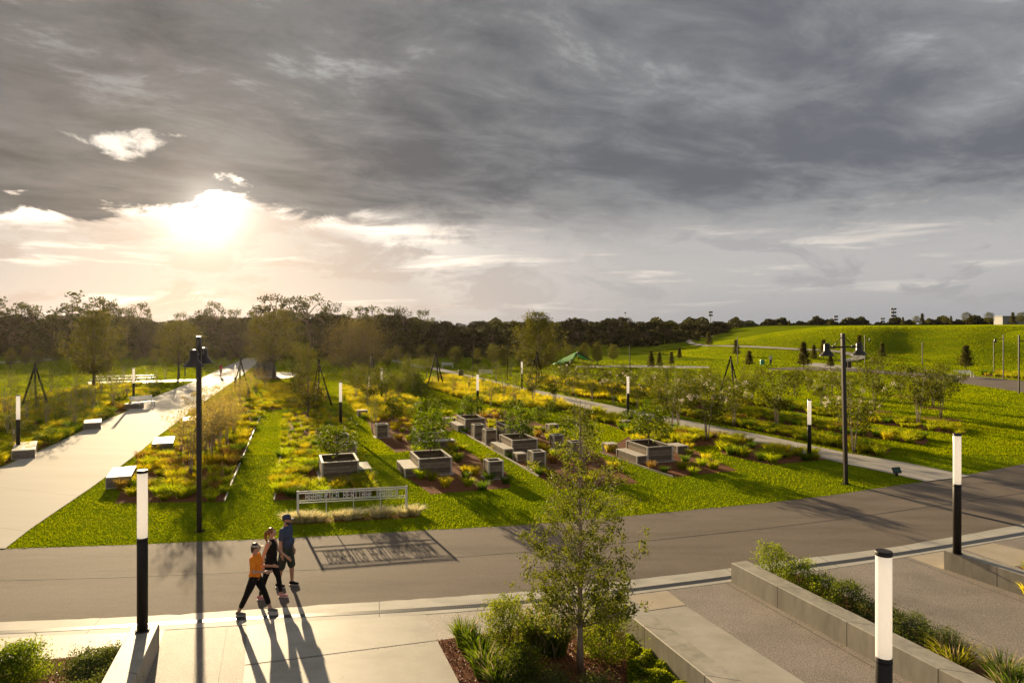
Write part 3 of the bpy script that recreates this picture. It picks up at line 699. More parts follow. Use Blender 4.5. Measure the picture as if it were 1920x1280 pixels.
low_block('low board block adjoining the rightmost planter at its right', 1270, 836, .38, .62, .9)

# stone topped gabion blocks beside the wide path
def stone_block(label, x, y, w, d, h, rz, nslab=3):
    p = P(x, y, h); p.z = 0; r = root('stone_bench', label, 'stone bench', 'stone blocks beside the wide path', p, rz); rr = random.Random(int(x))
    ba = MB(); ba.bbox(0, w, 0, d, 0, h - .06, .015); link('block_base', ba.mesh('block_base', gab_m), r)
    tp = MB()
    for i in range(nslab):
        y0, y1 = d * i / nslab + .008, d * (i + 1) / nslab - .008
        for j in range(2): tp.bbox(w * j / 2 - .02 + .028 * j, w * (j + 1) / 2 + .012 * j + .008 * (1 - j), y0 - .01, y1, h - .058, h + rr.uniform(-.006, .010), .010)
    link('top_slab', tp.mesh('top_slab', stone_m), r)
    fr = MB(); e = .022
    for cx_, cy_ in ((-e, -e), (w, -e), (w, d), (-e, d)): fr.box(cx_, cx_ + e, cy_, cy_ + e, 0, h - .06)
    fr.box(0, w, -e + .002, -.001, 0.0, .03); fr.box(w + .001, w + e - .002, 0, d, 0.0, .03)
    link('corner_frame', fr.mesh('corner_frame', rim_m), r)
gab_m = M('gabion_stone', (.15, .12, .10), (.30, .25, .21), scale=9, rough=.8, bump=1.0, bscale=14)
stone_block('nearest stone topped block on the grass right of the wide path', 199, 895, .86, 2.15, .45, R(24))
stone_block('second stone topped block right of the wide path, touching its edge', 285, 832, .95, 2.3, .45, R(24))
stone_block('stone block far right of the wide path behind pale myrtles', 343, 788, 1.0, 2.0, .45, R(24))
stone_block('stone topped block on the left edge of the wide path in the middle distance', 157, 793, .90, 1.9, .45, R(30))
stone_block('long stone block at far left beside the dark based light column', 22, 845, .90, 2.9, .45, R(33))
stone_block('small stone block beneath the light column near the white bench', 233, 757, 1.1, .8, .42, R(5), 1)

# ------------------------------------------------------------ light columns
def col_proto():
    r = root('light_column', 'x', 'light column'); H = 3.12
    a = MB(); a.lathe([(.098, 0), (.098, 1.80), (.092, 1.81)], 28); link('post', a.mesh('post', black_m), r)
    b = MB(); b.lathe([(.090, 1.802), (.094, 1.815), (.094, H - .06), (.090, H - .055)], 28); link('diffuser', b.mesh('diffuser', acryl_m), r)
    c = MB(); c.lathe([(.098, H - .058), (.100, H - .05), (.100, H - .008), (.092, H)], 28); link('cap', c.mesh('cap', black_m), r)
    e = MB(); e.lathe([(.125, 0), (.125, .018), (.102, .022)], 28); link('base_flange', e.mesh('base_flange', black_m), r)
    g = MB(); g.lathe([(.1005, 1.74), (.1005, 1.765)], 28); link('seam_ring', g.mesh('seam_ring', M('dark_groove', (.004, .004, .004), rough=.7)), r)
    return Proto(r)
COLP = col_proto()
def column(label, x, y, zb=0.0, ztop=None, s=1.0):
    p = P(x, y, zb); COLP.put(label, 'light columns', p, 0, s)
LCG = 'x'
column('light column standing on the concrete wall at bottom left', 267, 1182, .5)
column('light column at bottom right, tall and cropped, on the wall with long concrete top', 1657, 1503, .5)
column('light column on the far right concrete wall beside the road', 1794.5, 1037, .5)
column('light column at the far left edge behind a stone block', 34, 850, 0, None, .95)
column('light column behind the leftmost board planters on the lawn strip', 638.5, 806, 0, None, .96)
column('light column beside the narrow path just left of the tall dark lamp', 1517.5, 861, 0, None, .93)
column('distant light column by the white bench left of the wide path', 250.5, 757, 0, None, .95)
column('light column behind the farthest board planter', 895.5, 776, 0, None, .95)
column('light column half hidden by myrtles on the narrow path near a low block', 1177.5, 783, 0, None, .95)
column('small far light column in front of a tripod frame amid myrtles', 715.5, 752, 0, None, .95)
column('tiny far light column on the narrow path near the green sail', 978.5, 733, 0, None, .95)
column('faint far light column right of the wide path by the tripod', 441, 737, 0, None, .85)

# ------------------------------------------------------------ lamp posts
def bell_mb(c, s=1.0):
    m_ = MB(); x, y, z = c
    m_.lathe([(.0 + .02, .43 * s), (.085 * s, .42 * s), (.10 * s, .38 * s), (.10 * s, .20 * s), (.125 * s, .15 * s), (.25 * s, .015 * s), (.262 * s, 0), (.24 * s, 0), (.12 * s, .12 * s), (.02, .13 * s)], 24, (x, y, z)); return m_
def double_lamp(label, base, rz, lean, H=6.1):
    r = root('double_arm_lamp', label, 'lamp post', 'tall lamps with two bell heads', base, rz); r.rotation_euler = (0, lean, rz)
    p = MB(); p.bbox(-.07, .07, -.07, .07, 0, H, .012); link('post', p.mesh('post', brown_m), r)
    b = MB(); b.bbox(-.13, .13, -.13, .13, 0, .03, .006); link('base_plate', b.mesh('base_plate', M('dull_plate', (.02, .017, .015), rough=.95, spec=.05)), r)
    k = MB(); k.bbox(.071, .115, -.035, .035, H - 1.30, H - 1.12, .01); link('sensor_box', k.mesh('sensor_box', black_m), r)
    za = H - .55
    for s in (-1, 1):
        a = MB(); a.tube([(s * .07, 0, za), (s * .62, 0, za)], .035, 10); a.bbox(min(s * .36, s * .46), max(s * .36, s * .46), -.05, .05, za - .05, za + .06, .01)
        ar = link('arm', a.mesh('arm', brown_m), r)
        br = MB(); br.tube([(s * .40, 0, za + .05), (s * .06, 0, H - .14)], .014, 6); link('brace', br.mesh('brace', brown_m), ar)
        bl = bell_mb((s * .68, 0, za - .34), 1.18); hd = link('lamp_head', bl.mesh('lamp_head', brown_m), r)
        gl = MB(); gl.lathe([(.02, .05), (.10, .05), (.11, .02), (.02, .0)], 16, (s * .68, 0, za - .27)); link('lens', gl.mesh('lens', acryl_m), hd)
    return r
double_lamp('tall dark lamp with two bell heads on the front lawn at left', P(374, 996), R(103), 0, 6.1).rotation_euler = (0, R(-.9), R(103))
double_lamp('tall bronze lamp with two bell heads beside the narrow path at right', P(1586, 907), R(4), 0, 6.12).rotation_euler = (0, R(-1.2), R(4))
def single_lamp(label, x, yb, yt, arm=0, w=.11, cat='lamp post'):
    p = P(x, yb); H = ZAT(yt, p.y); r = root('single_lamp', label, cat, 'distant lamp posts', p)
    m_ = MB(); m_.bbox(-w / 2, w / 2, -w / 2, w / 2, 0, H, .01); link('post', m_.mesh('post', brown_m), r)
    if arm:
        a = MB(); a.tube([(0, 0, H - .55), (arm, 0, H - .55)], .04, 8); link('arm', a.mesh('arm', brown_m), r)
        link('lamp_head', bell_mb((arm, 0, H - .95)).mesh('lamp_head', brown_m), r)
for a in (('far lamp post left of the wide path with its top near the dark trees', 334.5, 718, 655, 0), ('far lamp post between the large round tree and myrtles, pale topped', 951.5, 714, 650, 0),
          ('thin far lamp post standing right of the green sail', 1181, 712, 648, 0), ('far lamp with one bell head right of the large lamp', 1621.5, 686, 628, .8), ('bare pole on the hill foot right of centre', 1729.5, 686, 641, 0),
          ('short bare pole left of the right edge lamps', 1863.5, 697, 638, 0), ('lamp post with bell head pointing left near right edge', 1881.5, 711, 627, -1.0), ('lamp post at the right edge beside the far road', 1910.5, 738, 628, 1.1),
          ('thin lamp post far behind the pale stone block path edge', 347, 705, 668, 0), ('thin pole in front of the hill path end', 1383, 682, 632, 0), ('thin pole between myrtles left of the narrow path start', 887, 712, 652, 0)):
    single_lamp(*a)

# ------------------------------------------------------------ tripod frames
def tripod(label, x, ya, feet, rungs=True):
    fs = [P(*f) for f in feet]; c = sum(fs, Vector()) / 3; c.z = 0; ap = PX(x, c.y); ap.z = ZAT(ya, c.y)
    r = root('tripod_frame', label, 'climbing frame', 'black tripod plant frames', c)
    for i, f in enumerate(fs):
        m_ = MB(); d = (ap - f).normalized(); m_.tube([f - c, ap - c + d * .12 + Vector(((f - ap).x * -.03, 0, 0))], [.078, .065], 8); link('leg', m_.mesh('leg', matte_m), r)
    w = MB()
    for t in (.12, .24):
        q = [f.lerp(ap, t) - c for f in fs]
        for i in range(3): w.tube([q[i], q[(i + 1) % 3]], .012, 5)
    link('tie_wire', w.mesh('tie_wire', matte_m), r)
    k = MB(); k.lathe([(.07, -.12), (.09, -.04), (.09, .06), (.05, .10)], 12, (ap.x - c.x, 0, ap.z)); link('apex_cap', k.mesh('apex_cap', matte_m), r)
    if rungs:
        rg = MB(); a, b = fs[0], fs[1]
        for i in range(5):
            t = .14 + i * .06; p0 = a.lerp(ap, t) - c; p1 = b.lerp(ap, t) - c; rg.tube([p0, p1], .016, 6)
        link('rung', rg.mesh('rung', white_m), r)
tripod('black tripod frame among myrtles at far left', 65.5, 683, [(40, 766), (91, 762), (68, 770)], False)
tripod('black tripod frame right of the wide path, against bright paving', 451, 671, [(441, 716), (469, 739), (450, 742)], False)
tripod('black tripod frame with pale rungs at left of the middle lawn', 597.5, 676, [(584, 757), (597, 742), (622, 760)])
tripod('black tripod frame with pale rungs half hidden by flowering myrtles', 697, 665, [(688, 725), (694, 738), (714, 737)])
tripod('black tripod frame standing left of the narrow path behind golden grass', 817, 662, [(801, 725), (823, 722), (832, 724)], True)
tripod('black tripod frame in front of the large round tree', 1006.5, 662, [(989, 722), (1020, 718), (1005, 725)], False)
tripod('tripod frame with yellow panel between myrtles at right of centre', 1370, 670, [(1349, 738), (1390, 751), (1378, 754)], False)

# ------------------------------------------------------------ benches, bins, tables
def bench_proto():
    r = root('white_bench', 'x', 'bench'); L_ = 1.8
    s = MB()
    for i in range(4): s.bbox(-L_ / 2, L_ / 2, .02 + i * .115, .12 + i * .115, .43, .46, .006)
    link('seat', s.mesh('seat', white_m), r); b = MB()
    for i in range(3):
        z = .56 + i * .12; b.bbox(-L_ / 2, L_ / 2, .50 + i * .035, .53 + i * .035, z, z + .10, .006)
    link('backrest', b.mesh('backrest', white_m), r)
    for sx in (-.8, .8):
        m_ = MB(); m_.box(sx - .025, sx + .025, .02, .07, 0, .43); m_.box(sx - .025, sx + .025, .43, .48, 0, .43); m_.box(sx - .024, sx + .024, .02, .48, .40, .429)
        m_.tube([(sx, .47, .42), (sx, .62, .92)], .025, 6); m_.tube([(sx, .04, .43), (sx, .04, .64), (sx, .50, .66)], .018, 6); link('leg', m_.mesh('leg', white_m), r)
    return Proto(r)
BE = bench_proto(); BG = 'white metal benches'
BE.put('white bench on the left edge of the wide path near a small stone block', BG, P(272, 764), R(58))
BE.put('bright white bench beside the far road at right', BG, P(1815, 708), R(8))
BE.put('tiny white bench beyond the narrow path near the dark bin', BG, P(840, 690), R(170))
BE.put('tiny white bench beyond the narrow path partly behind thin myrtles', BG, P(912, 705), R(170))
def bin_(label, x, y, w, h):
    p = P(x, y); r = root('litter_bin', label, 'bin', 'dark slatted litter bins', p); m_ = MB(); n = 18
    for i in range(n):
        a = 2 * math.pi * i / n; Mx = Matrix.Rotation(a, 4, 'Z'); m_.box(w * .46, w * .5, -.04, .04, .04, h - .05, Mx)
    link('slat', m_.mesh('slat', M('bin_slats', (.05, .035, .025), (.09, .065, .05), scale=4)), r); k = MB(); k.lathe([(w * .4, .02), (w * .4, h - .08)], 16); link('liner', k.mesh('liner', black_m), r)
    t = MB(); t.lathe([(w * .53, h - .05), (w * .53, h), (w * .3, h + .02)], 20); link('lid', t.mesh('lid', black_m), r)
bin_('dark slatted bin beside the narrow path behind golden grass', 864.5, 710, .62, 1.0)
bin_('pair of dark slatted bins by the far road, left one', 1585, 689, .62, .95); bin_('pair of dark slatted bins by the far road, right one', 1592.5, 689.5, .62, .95)
teal_m = M('teal_plastic', (.02, .25, .20), (.03, .30, .24), rough=.4)
def teal(label, x, y):
    r = root('teal_bin', label, 'bin', None, P(x, y)); m_ = MB(); m_.bbox(-.3, .3, -.25, .25, .05, .8, .04); link('bin_body', m_.mesh('bin_body', teal_m), r); k = MB(); k.bbox(-.33, .33, -.28, .28, .8, .86, .02); link('lid', k.mesh('lid', teal_m), r)
teal('small teal bin on the grass at the foot of the hill', 1429, 684)
def table_proto():
    r = root('picnic_table', 'x', 'picnic table'); t = MB()
    for i in range(5): t.bbox(-1.0, 1.0, -.36 + i * .146, -.225 + i * .146, .73, .77, .006)
    link('table_top', t.mesh('table_top', white_m), r)
    for s in (-1, 1):
        b = MB(); b.bbox(-1.0, 1.0, min(s * .62, s * .88), max(s * .62, s * .88), .43, .47, .008); link('seat', b.mesh('seat', white_m), r)
        l = MB(); l.tube([(s * .8, -.75, 0), (s * .8, -.75, .42), (s * .8, .75, .42), (s * .8, .75, 0)], .035, 6); l.tube([(s * .8, -.5, 0.02), (s * .8, .1, .72)], .035, 6); l.tube([(s * .8, .5, .02), (s * .8, -.1, .72)], .035, 6); link('leg', l.mesh('leg', black_m), r)
    return Proto(r)
TP = table_proto()
for i, (x, y) in enumerate(((193, 718), (235, 716.5), (270, 715.5))):
    TP.put(('leftmost', 'middle', 'rightmost')[i] + ' of three picnic tables on the far left pavement', 'picnic tables', P(x, y), R(4 + 3 * i))

# ------------------------------------------------------------ letter sign
def sign():
    a = P(559, 975.5); a.y = 22.5; a.x = (558.5 - 960) / F * 22.5; b = Vector(((762 - 960) / F * 23.25, 23.25, 0)); L_ = (b - a).length; rz = math.atan2(b.y - a.y, b.x - a.x)
    r = root('letter_sign', 'white metal frame sign with cut-out capital letters on the front lawn', 'sign', None, (a.x, a.y, 0), rz)
    for x in (0, L_):
        m_ = MB(); m_.bbox(x - .035, x + .035, -.035, .035, 0, .985, .004); link('post', m_.mesh('post', white_m), r)
    for x in (L_ * .255, L_ * .505, L_ * .755):
        m_ = MB(); m_.box(x - .014, x + .014, .012, .032, 0, .94); link('thin_post', m_.mesh('thin_post', white_m), r)
    for z, h in ((.955, .035), (.895, .022), (.655, .022), (.585, .022)):
        m_ = MB(); m_.box(.036, L_ - .036, -.012, .010, z - h / 2, z + h / 2); link('rail', m_.mesh('rail', white_m), r)
    # seven-by-five stroke letters, chamfered like the cut metal ones
    S = {'A': [[(0, 0), (0, .8), (.2, 1), (.8, 1), (1, .8), (1, 0)], [(0, .45), (1, .45)], [(-.12, 0), (.15, 0)], [(.85, 0), (1.12, 0)]],
         'G': [[(1, .8), (.8, 1), (.2, 1), (0, .8), (0, .2), (.2, 0), (.8, 0), (1, .2), (1, .48), (.55, .48)]],
         'M': [[(0, 0), (0, 1), (.5, .5), (1, 1), (1, 0)], [(-.12, 0), (.15, 0)], [(.85, 0), (1.12, 0)]],
         'E': [[(1, 1), (0, 1), (0, 0), (1, 0)], [(0, .5), (.8, .5)]],
         'R': [[(0, 0), (0, 1), (.8, 1), (1, .82), (1, .64), (.8, .48), (0, .48)], [(.55, .48), (1, 0)]],
         'I': [[(.1, 1), (.9, 1)], [(.1, 0), (.9, 0)], [(.5, 0), (.5, 1)]],
         'C': [[(1, .78), (.8, 1), (.2, 1), (0, .8), (0, .2), (.2, 0), (.8, 0), (1, .22)]],
         'H': [[(0, 0), (0, 1)], [(1, 0), (1, 1)], [(0, .5), (1, .5)], [(-.12, 0), (.15, 0)], [(.85, 0), (1.12, 0)], [(-.12, 1), (.15, 1)], [(.85, 1), (1.12, 1)]],
         'T': [[(0, 1), (1, 1)], [(.5, 0), (.5, 1)], [(.3, 0), (.7, 0)]],
         'D': [[(0, 0), (0, 1), (.75, 1), (1, .78), (1, .22), (.75, 0), (0, 0)]],
         'N': [[(0, 0), (0, 1), (1, 0), (1, 1)]]}
    txt = 'AGAMERICA HERITAGE GARDEN'; x0 = .25; pitch = (L_ - .50) / len(txt); w = pitch * .62; h = .205; z0 = .674; th = .0135
    for i, chh in enumerate(txt):
        if chh == ' ': continue
        m_ = MB()
        for st in S[chh]:
            for p, q in zip(st[:-1], st[1:]):
                A = Vector((x0 + i * pitch + p[0] * w, 0, z0 + p[1] * h)); B = Vector((x0 + i * pitch + q[0] * w, 0, z0 + q[1] * h)); d = (B - A).normalized(); nrm = Vector((-d.z, 0, d.x)) * th
                A2 = A - d * th * .55; B2 = B + d * th * .55; yy = -.006 - .0007 * len(m_.f) / 6
                vs = [A2 - nrm, B2 - nrm, B2 + nrm, A2 + nrm]; vs = [v + Vector((0, yy, 0)) for v in vs] + [v + Vector((0, -yy, 0)) for v in vs]
                m_.add(vs, [(0, 1, 2, 3), (7, 6, 5, 4), (0, 4, 5, 1), (1, 5, 6, 2), (2, 6, 7, 3), (3, 7, 4, 0)])
        link('letter', m_.mesh('letter', white_m), r)
    return a, b
SA, SB = sign()
def info(label):
    r = root('path_marker', label, 'sign', None, P(1681, 893), R(-12)); m_ = MB(); m_.box(-.05, .05, -.02, .02, 0, .22); link('post', m_.mesh('post', black_m), r)
    k = MB(); Mx = Matrix.Translation((0, -.01, .27)) @ Matrix.Rotation(R(-38), 4, 'X') @ Matrix.Rotation(R(-8), 4, 'Y'); k.bbox(-.17, .17, -.02, .02, -.14, .14, .008, Mx); link('panel', k.mesh('panel', black_m), r)
    g = MB(); g.box(-.14, .14, -.0235, -.0205, -.11, .11, Mx); link('panel_face', g.mesh('panel_face', M('marker_face', (.02, .06, .05), (.03, .08, .06), rough=.25)), r)
info('small dark slanted plaque on the lawn edge where the narrow path meets the road')

# ------------------------------------------------------------ boulder, sail, towers, building
def boulder():
    c = P(497, 704); r = root('boulder_arch', 'large rounded grey climbing boulder with dark openings beside the wide path', 'climbing boulder', None, c)
    bm = bmesh.new(); bmesh.ops.create_icosphere(bm, subdivisions=4, radius=1); rr = random.Random(3)
    from mathutils import noise as mn
    for v in bm.verts:
        p = v.co.copy(); d = 1 + .22 * mn.noise(p * 1.6 + Vector((3, 1, 2))) + .06 * mn.noise(p * 5); v.co = Vector((p.x * 1.35 * d, p.y * 1.2 * d, max(p.z * 2.5 * d * (1 if p.z > 0 else .2), -.05)))
        q = v.co
        if q.y < 0 and abs(q.x - .25) < .35 and q.z < 1.5 - (q.x - .25) ** 2 * 4: v.co.y += .9
        if q.y < 0 and abs(q.x + .75) < .25 and q.z < .9: v.co.y += .6
    me = bpy.data.meshes.new('boulder'); bm.to_mesh(me); bm.free(); me.materials.append(M('boulder_rock', (.12, .13, .15), (.24, .23, .22), scale=1.3, rough=.7, bump=.8, bscale=6)); me.polygons.foreach_set('use_smooth', [True] * len(me.polygons)); link('rock', me, r)
    k = MB(); k.lathe([(1.25, 1.95), (1.1, 2.35), (.7, 2.62), (.1, 2.75)], 20); link('brown_cap', k.mesh('brown_cap', M('boulder_cap', (.20, .13, .08), (.30, .22, .14), scale=2, rough=.7)), r)
boulder()
def sail():
    Y = 98; S0 = lambda x, y, dy=0: Vector(((x - 960) / F * (Y + dy), Y + dy, ZAT(y, Y + dy)))
    c = S0(1065, 690); c.z = 0; r = root('shade_sail', 'bright green peaked shade sail on curved supports beyond the narrow path', 'shade sail', None, c)
    ridge = [S0(1083, 659), S0(1060, 668), S0(1036, 681)]; g = M('green_fabric', (.05, .30, .02), (.07, .36, .03), scale=3, rough=.6, trans=.5, tcol=(1.4, 1.3, .6))
    def patch(name, A, B, th=.03, sag=.25):
        vs = []; n = 10
        for i in range(n + 1):
            t = i / n; a = A[0].lerp(A[1], t); b = B[0].lerp(B[1], t)
            for j in range(7):
                u = j / 6; p = a.lerp(b, u) - c; p.z -= sag * math.sin(math.pi * t) * math.sin(math.pi * u); vs.append(p)
        fs = [(i * 7 + j, i * 7 + j + 1, (i + 1) * 7 + j + 1, (i + 1) * 7 + j) for i in range(n) for j in range(6)]
        m_ = MB(); m_.add(vs, fs, True); o = link(name, m_.mesh(name, g), r); so = o.modifiers.new('s', 'SOLIDIFY'); so.thickness = th
    patch('fabric_panel', (S0(1083, 659, 1), S0(1036, 682, 2)), (S0(1075, 675, -3), S0(1040, 683, -3)))
    patch('fabric_panel', (S0(1083, 659, 1), S0(1114, 677, 2)), (S0(1084, 669, -2), S0(1104, 675, -2)))
    f = MB()
    for a in ([S0(1083, 660), S0(1096, 668), S0(1115, 678)], [S0(1083, 662), S0(1072, 674), S0(1064, 690)], [S0(1083, 660), S0(1086, 674)]): f.tube([p - c for p in a], .10, 8)
    link('frame_arm', f.mesh('frame_arm', black_m), r); s_ = MB()
    for x, x1 in ((1052, 1048), (1061, 1061), (1064, 1071)):
        q = S0(x, 690) - c; q2 = S0(x, 696) - c; q2.z = 0; s_.tube([q2, Vector((q.x, q.y, 1.0)), S0(x1, 682) - c], .08, 8)
    link('support_post', s_.mesh('support_post', white_m), r)
sail()
def tower(label, x, yt, rows, cols, Y=380.0, sp=4.2):
    p = PX(x, Y); H = ZAT(yt, Y); r = root('floodlight_tower', label, 'floodlight tower', 'distant floodlight towers', p); m_ = MB(); m_.tube([(0, 0, 0), (0, 0, H)], [.32, .18], 8); link('mast', m_.mesh('mast', M('galvanised', (.25, .26, .27), (.3, .31, .32), rough=.5)), r)
    h = MB()
    for i in range(rows):
        for j in range(cols):
            xx = (j - (cols - 1) / 2) * sp; zz = H - i * 1.9; h.bbox(xx - .65, xx + .65, -.5, .2, zz - .55, zz + .45, .1); 
        h.tube([(-(cols - 1) / 2 * sp, 0, H - i * 1.9), ((cols - 1) / 2 * sp, 0, H - i * 1.9)], .08, 5)
    link('flood_head', h.mesh('flood_head', black_m), r)
tower('tallest distant floodlight tower with six heads behind the hill', 1675, 579, 3, 2, 380, 1.7)
tower('distant floodlight mast with stacked heads left of the tallest', 1567, 593, 3, 2, 420, 1.3)
tower('small distant floodlight mast just left of the tallest one', 1654.5, 597, 2, 2, 450, 1.6)
tower('lone distant mast rising above the woods left of the hill', 1332, 585, 2, 2, 420, 1.3)
tower('faint lattice mast far behind the woods at centre', 1172, 586, 1, 1, 520, 1)
def building():
    Y = 270; a = PX(1880, Y); r = root('pale_building', 'pale flat roofed building behind trees on the right hilltop', 'building', None, a); H = ZAT(594, Y)
    m_ = MB(); m_.box(0, 26, 0, 5, 0, H); link('wall', m_.mesh('wall', M('pale_cladding', (.22, .225, .23), (.26, .265, .27), rough=.6)), r)
    t = MB(); t.bbox(-.2, 26.2, -.2, 5.2, H, H + .4, .05); link('roof', t.mesh('roof', M('roof_edge', (.25, .25, .25), rough=.6)), r)
    for i in range(3):
        w = MB(); w.box(2 + i * 7, 6 + i * 7, -.06, -.001, H - 3.5, H - 1.8); link('window', w.mesh('window', M('window_glass', (.06, .08, .09), rough=.1)), r)
building()

# ------------------------------------------------------------ far woods: single trees, then the mass behind
def blob_tree(seed, H, rad, base, nclump, per, ls, mat, airy=0.0, squash=.75):
    rng = np.random.default_rng(seed); rnd = random.Random(seed); mb = MB(); pts = []
    st = [Vector((0, 0, 0)), Vector((rnd.gauss(0, .3), rnd.gauss(0, .3), H * .35)), Vector((rnd.gauss(0, .6), rnd.gauss(0, .6), H * .75))]
    mb.tube(st, [.32, .24, .1], 6); cl = []
    for i in range(nclump):
        u = rnd.random() ** .8; z = base + (H - base) * u; prof = math.sin(math.pi * min(1, .18 + .78 * u)) ** .6
        rr = rad * prof * math.sqrt(rnd.uniform(.15, 1)); a = rnd.uniform(0, 6.283); c = Vector((rr * math.cos(a), rr * math.sin(a), z))
        cl.append((c, rnd.uniform(.13, .27) * rad)); 
        if i % 3 == 0: s = st[1].lerp(st[2], rnd.random()); mb.tube([s, s.lerp(c, .6) + Vector((0, 0, .3)), c], [.11, .07, .03], 4, cap=False)
    for c, r in cl:
        v = rng.normal(size=(per, 3)); v /= np.linalg.norm(v, axis=1)[:, None]; v *= (r * rng.uniform(.55, 1.08, per))[:, None]; v[:, 2] *= squash; pts.append(v + np.array(c))
    V, f = diamonds(np.concatenate(pts), ls, rng, .75)
    return [('trunk', mb.mesh('trunk', bark_m)), ('crown', me_np('crown', V, f, mat))]
OAKS = [proto('oak_tree', 'tree', blob_tree(40 + i, 10, 4.6, 1.2 if i % 2 else .6, 60, 120, .40, oakd_m if i % 3 else oak_m)) for i in range(5)]
AIRY = [proto('oak_tree', 'tree', blob_tree(60 + i, 10, 4.2, 3.6, 34, 36, .36, oak_m)) for i in range(3)]
rT = random.Random(77)
TOPS = [(-60, 560), (10, 562), (35, 566), (70, 580), (95, 592), (120, 572), (160, 551), (195, 562), (218, 580), (245, 574), (265, 570), (290, 590), (318, 596), (350, 592), (378, 580), (405, 568), (430, 584), (460, 588),
        (490, 575), (525, 560), (575, 558), (610, 570), (650, 577), (700, 578), (745, 580), (775, 588), (810, 590), (850, 598), (880, 604), (910, 600), (940, 602), (960, 604), (975, 615)]
def topy(x): return lerp_line(TOPS, x)
line = []
def oak(x, Y, top, label_g, airy=False, wf=1.0, zb=0.0):
    H = ZAT(top, Y) - zb; line.append((x, Y, H, airy, wf, label_g))
x = -70
while x < 975:                                            # front row of the dark line
    Y = 143 + rT.uniform(-3, 4); bulk = max(topy(x) + rT.uniform(6, 16), 594 + rT.uniform(-4, 6)); oak(x, Y, bulk, 0, False, 1.15); x += rT.uniform(24, 34)
for x, y, w in ((15, 562, 1.0), (60, 572, .8), (158, 551, 1.15), (128, 572, .8), (262, 569, .7), (238, 582, .7), (404, 567, .6), (382, 582, .7), (438, 584, .8), (515, 558, 1.0), (578, 556, 1.0), (548, 562, .8), (622, 570, .8), (668, 576, .8),
                (735, 579, .8), (755, 582, .7), (792, 585, .8), (342, 590, .7), (205, 566, .7), (700, 578, .8), (488, 576, .7)):
    oak(x, 139 + rT.uniform(-1, 4), y, 1, True, w)
x = 900
while x < 1345:                                           # lower woods past the middle
    Y = 178 + (x - 900) * .12 + rT.uniform(-5, 5); oak(x, Y, 600 + rT.uniform(-1, 6) + (3 if x > 1150 else 0) - (6 if 1130 < x < 1185 else 0), 2, False, 1.2); x += rT.uniform(17, 27)
line.sort(key=lambda t: t[0]); cnt = [0, 0, 0]
for (x, Y, H, airy, wf, g) in line:
    pr = rT.choice(AIRY if airy else OAKS); lab = (ordn(cnt[g]) + ' bulky oak from the left in the dark tree line beyond the lawns', ordn(cnt[g]) + ' airy tall crown from the left rising out of the dark tree line',
                                                    ordn(cnt[g]) + ' tree from the left in the lower woods between dark line and hill')[g]; cnt[g] += 1
    s = H / 10; pr.put(lab, ('oaks of the dark tree line', 'airy crowns above the tree line', 'trees of the lower woods')[g], PX(x, Y), rT.uniform(0, 6.28), (s * wf * (1.0 if H > 8 else 1.25), s * wf * 1.1, s))
def woods():
    """the wooded horizon behind: one mass"""
    r = np.random.default_rng(9); parts = []
    def mass(x0, x1, Yf, ytop, n, ls, zlo=0.0):
        x = r.uniform(x0, x1, n); Y = Yf(x) + r.uniform(-6, 10, n); top = CH - (ytop(x) - HY) / F * Y + np.sin(x * .21 + 1) * .5 * Y / 200 + np.sin(x * .083) * .7 * Y / 200
        z = zlo + (top - zlo) * r.uniform(0, 1, n) ** .8; bump = np.sin(x * .35) * np.cos(z * 1.3) * 2.0
        parts.append(diamonds(np.stack([(x - 960) / F * Y, Y + bump, z], 1), ls, r, .8))
    mass(-900, -60, lambda x: np.full_like(x, 150.0), lambda x: 590 + 8 * np.sin(x * .05), 30000, .75)
    mass(1950, 2900, lambda x: np.full_like(x, 340.0), lambda x: np.full_like(x, 600.0), 25000, 1.6)
    mass(-80, 985, lambda x: np.full_like(x, 158.0), lambda x: np.maximum(np.interp(x, *zip(*TOPS)) + 14, 598), 60000, .62)
    mass(-90, 985, lambda x: np.full_like(x, 146.0), lambda x: np.full_like(x, 652.0), 16000, .5)
    mass(880, 1420, lambda x: 235 + (x - 880) * .05, lambda x: np.full_like(x, 603.0), 26000, .8)
    mass(1180, 1960, lambda x: np.full_like(x, 340.0), lambda x: np.interp(x, [1180, 1300, 1350, 1500, 1600, 1640, 1700, 1800, 1900, 1960], [605, 600, 603, 602, 599, 604, 602, 598, 600, 600]), 80000, 1.5)
    V, f = cat_np(parts); link('woods', me_np('woods', V, f, wood_far_m), kind='stuff', label='dense dark woods forming the horizon behind the park', category='woods')
woods()

# ------------------------------------------------------------ lawn trees
def put_tree(pr, label, x, yb, H, grp=None, w=1.0, rz=None, pt=None, H0=None):
    p = pt if pt is not None else P(x, yb); s = H / H0; pr.put(label, grp, p, rT.uniform(0, 6.28) if rz is None else rz, (s * w, s * w, s))
yo = proto('young_oak', 'tree', tree_parts(301, 7, 1.5, lambda u: (.55 + .9 * u if u < .35 else 1.0 - (u - .35) * 1.28) + .12, 2.3, 46, 9000, .17, .13, young_m, clump=.55, clusters=420, sub=5, fill=.3))
yo2 = proto('lawn_tree', 'tree', tree_parts(302, 7, 2.1, lambda u: math.sin(math.pi * min(1, .15 + .8 * u)) ** .7 + .1, 2.4, 50, 7500, .17, .13, young_m, clump=.55, clusters=330, sub=5, fill=.25))
yo3 = proto('bare_tree', 'tree', tree_parts(303, 7, 1.2, lambda u: math.sin(math.pi * min(1, .18 + .74 * u)) ** .6 + .1, 2.7, 80, 4200, .15, .12, brownleaf_m, clump=.6, sub=7, fill=.2))
put_tree(yo, 'large pyramid shaped oak in front of the left tree line', 176, 728, 8.2, None, .95, H0=7)
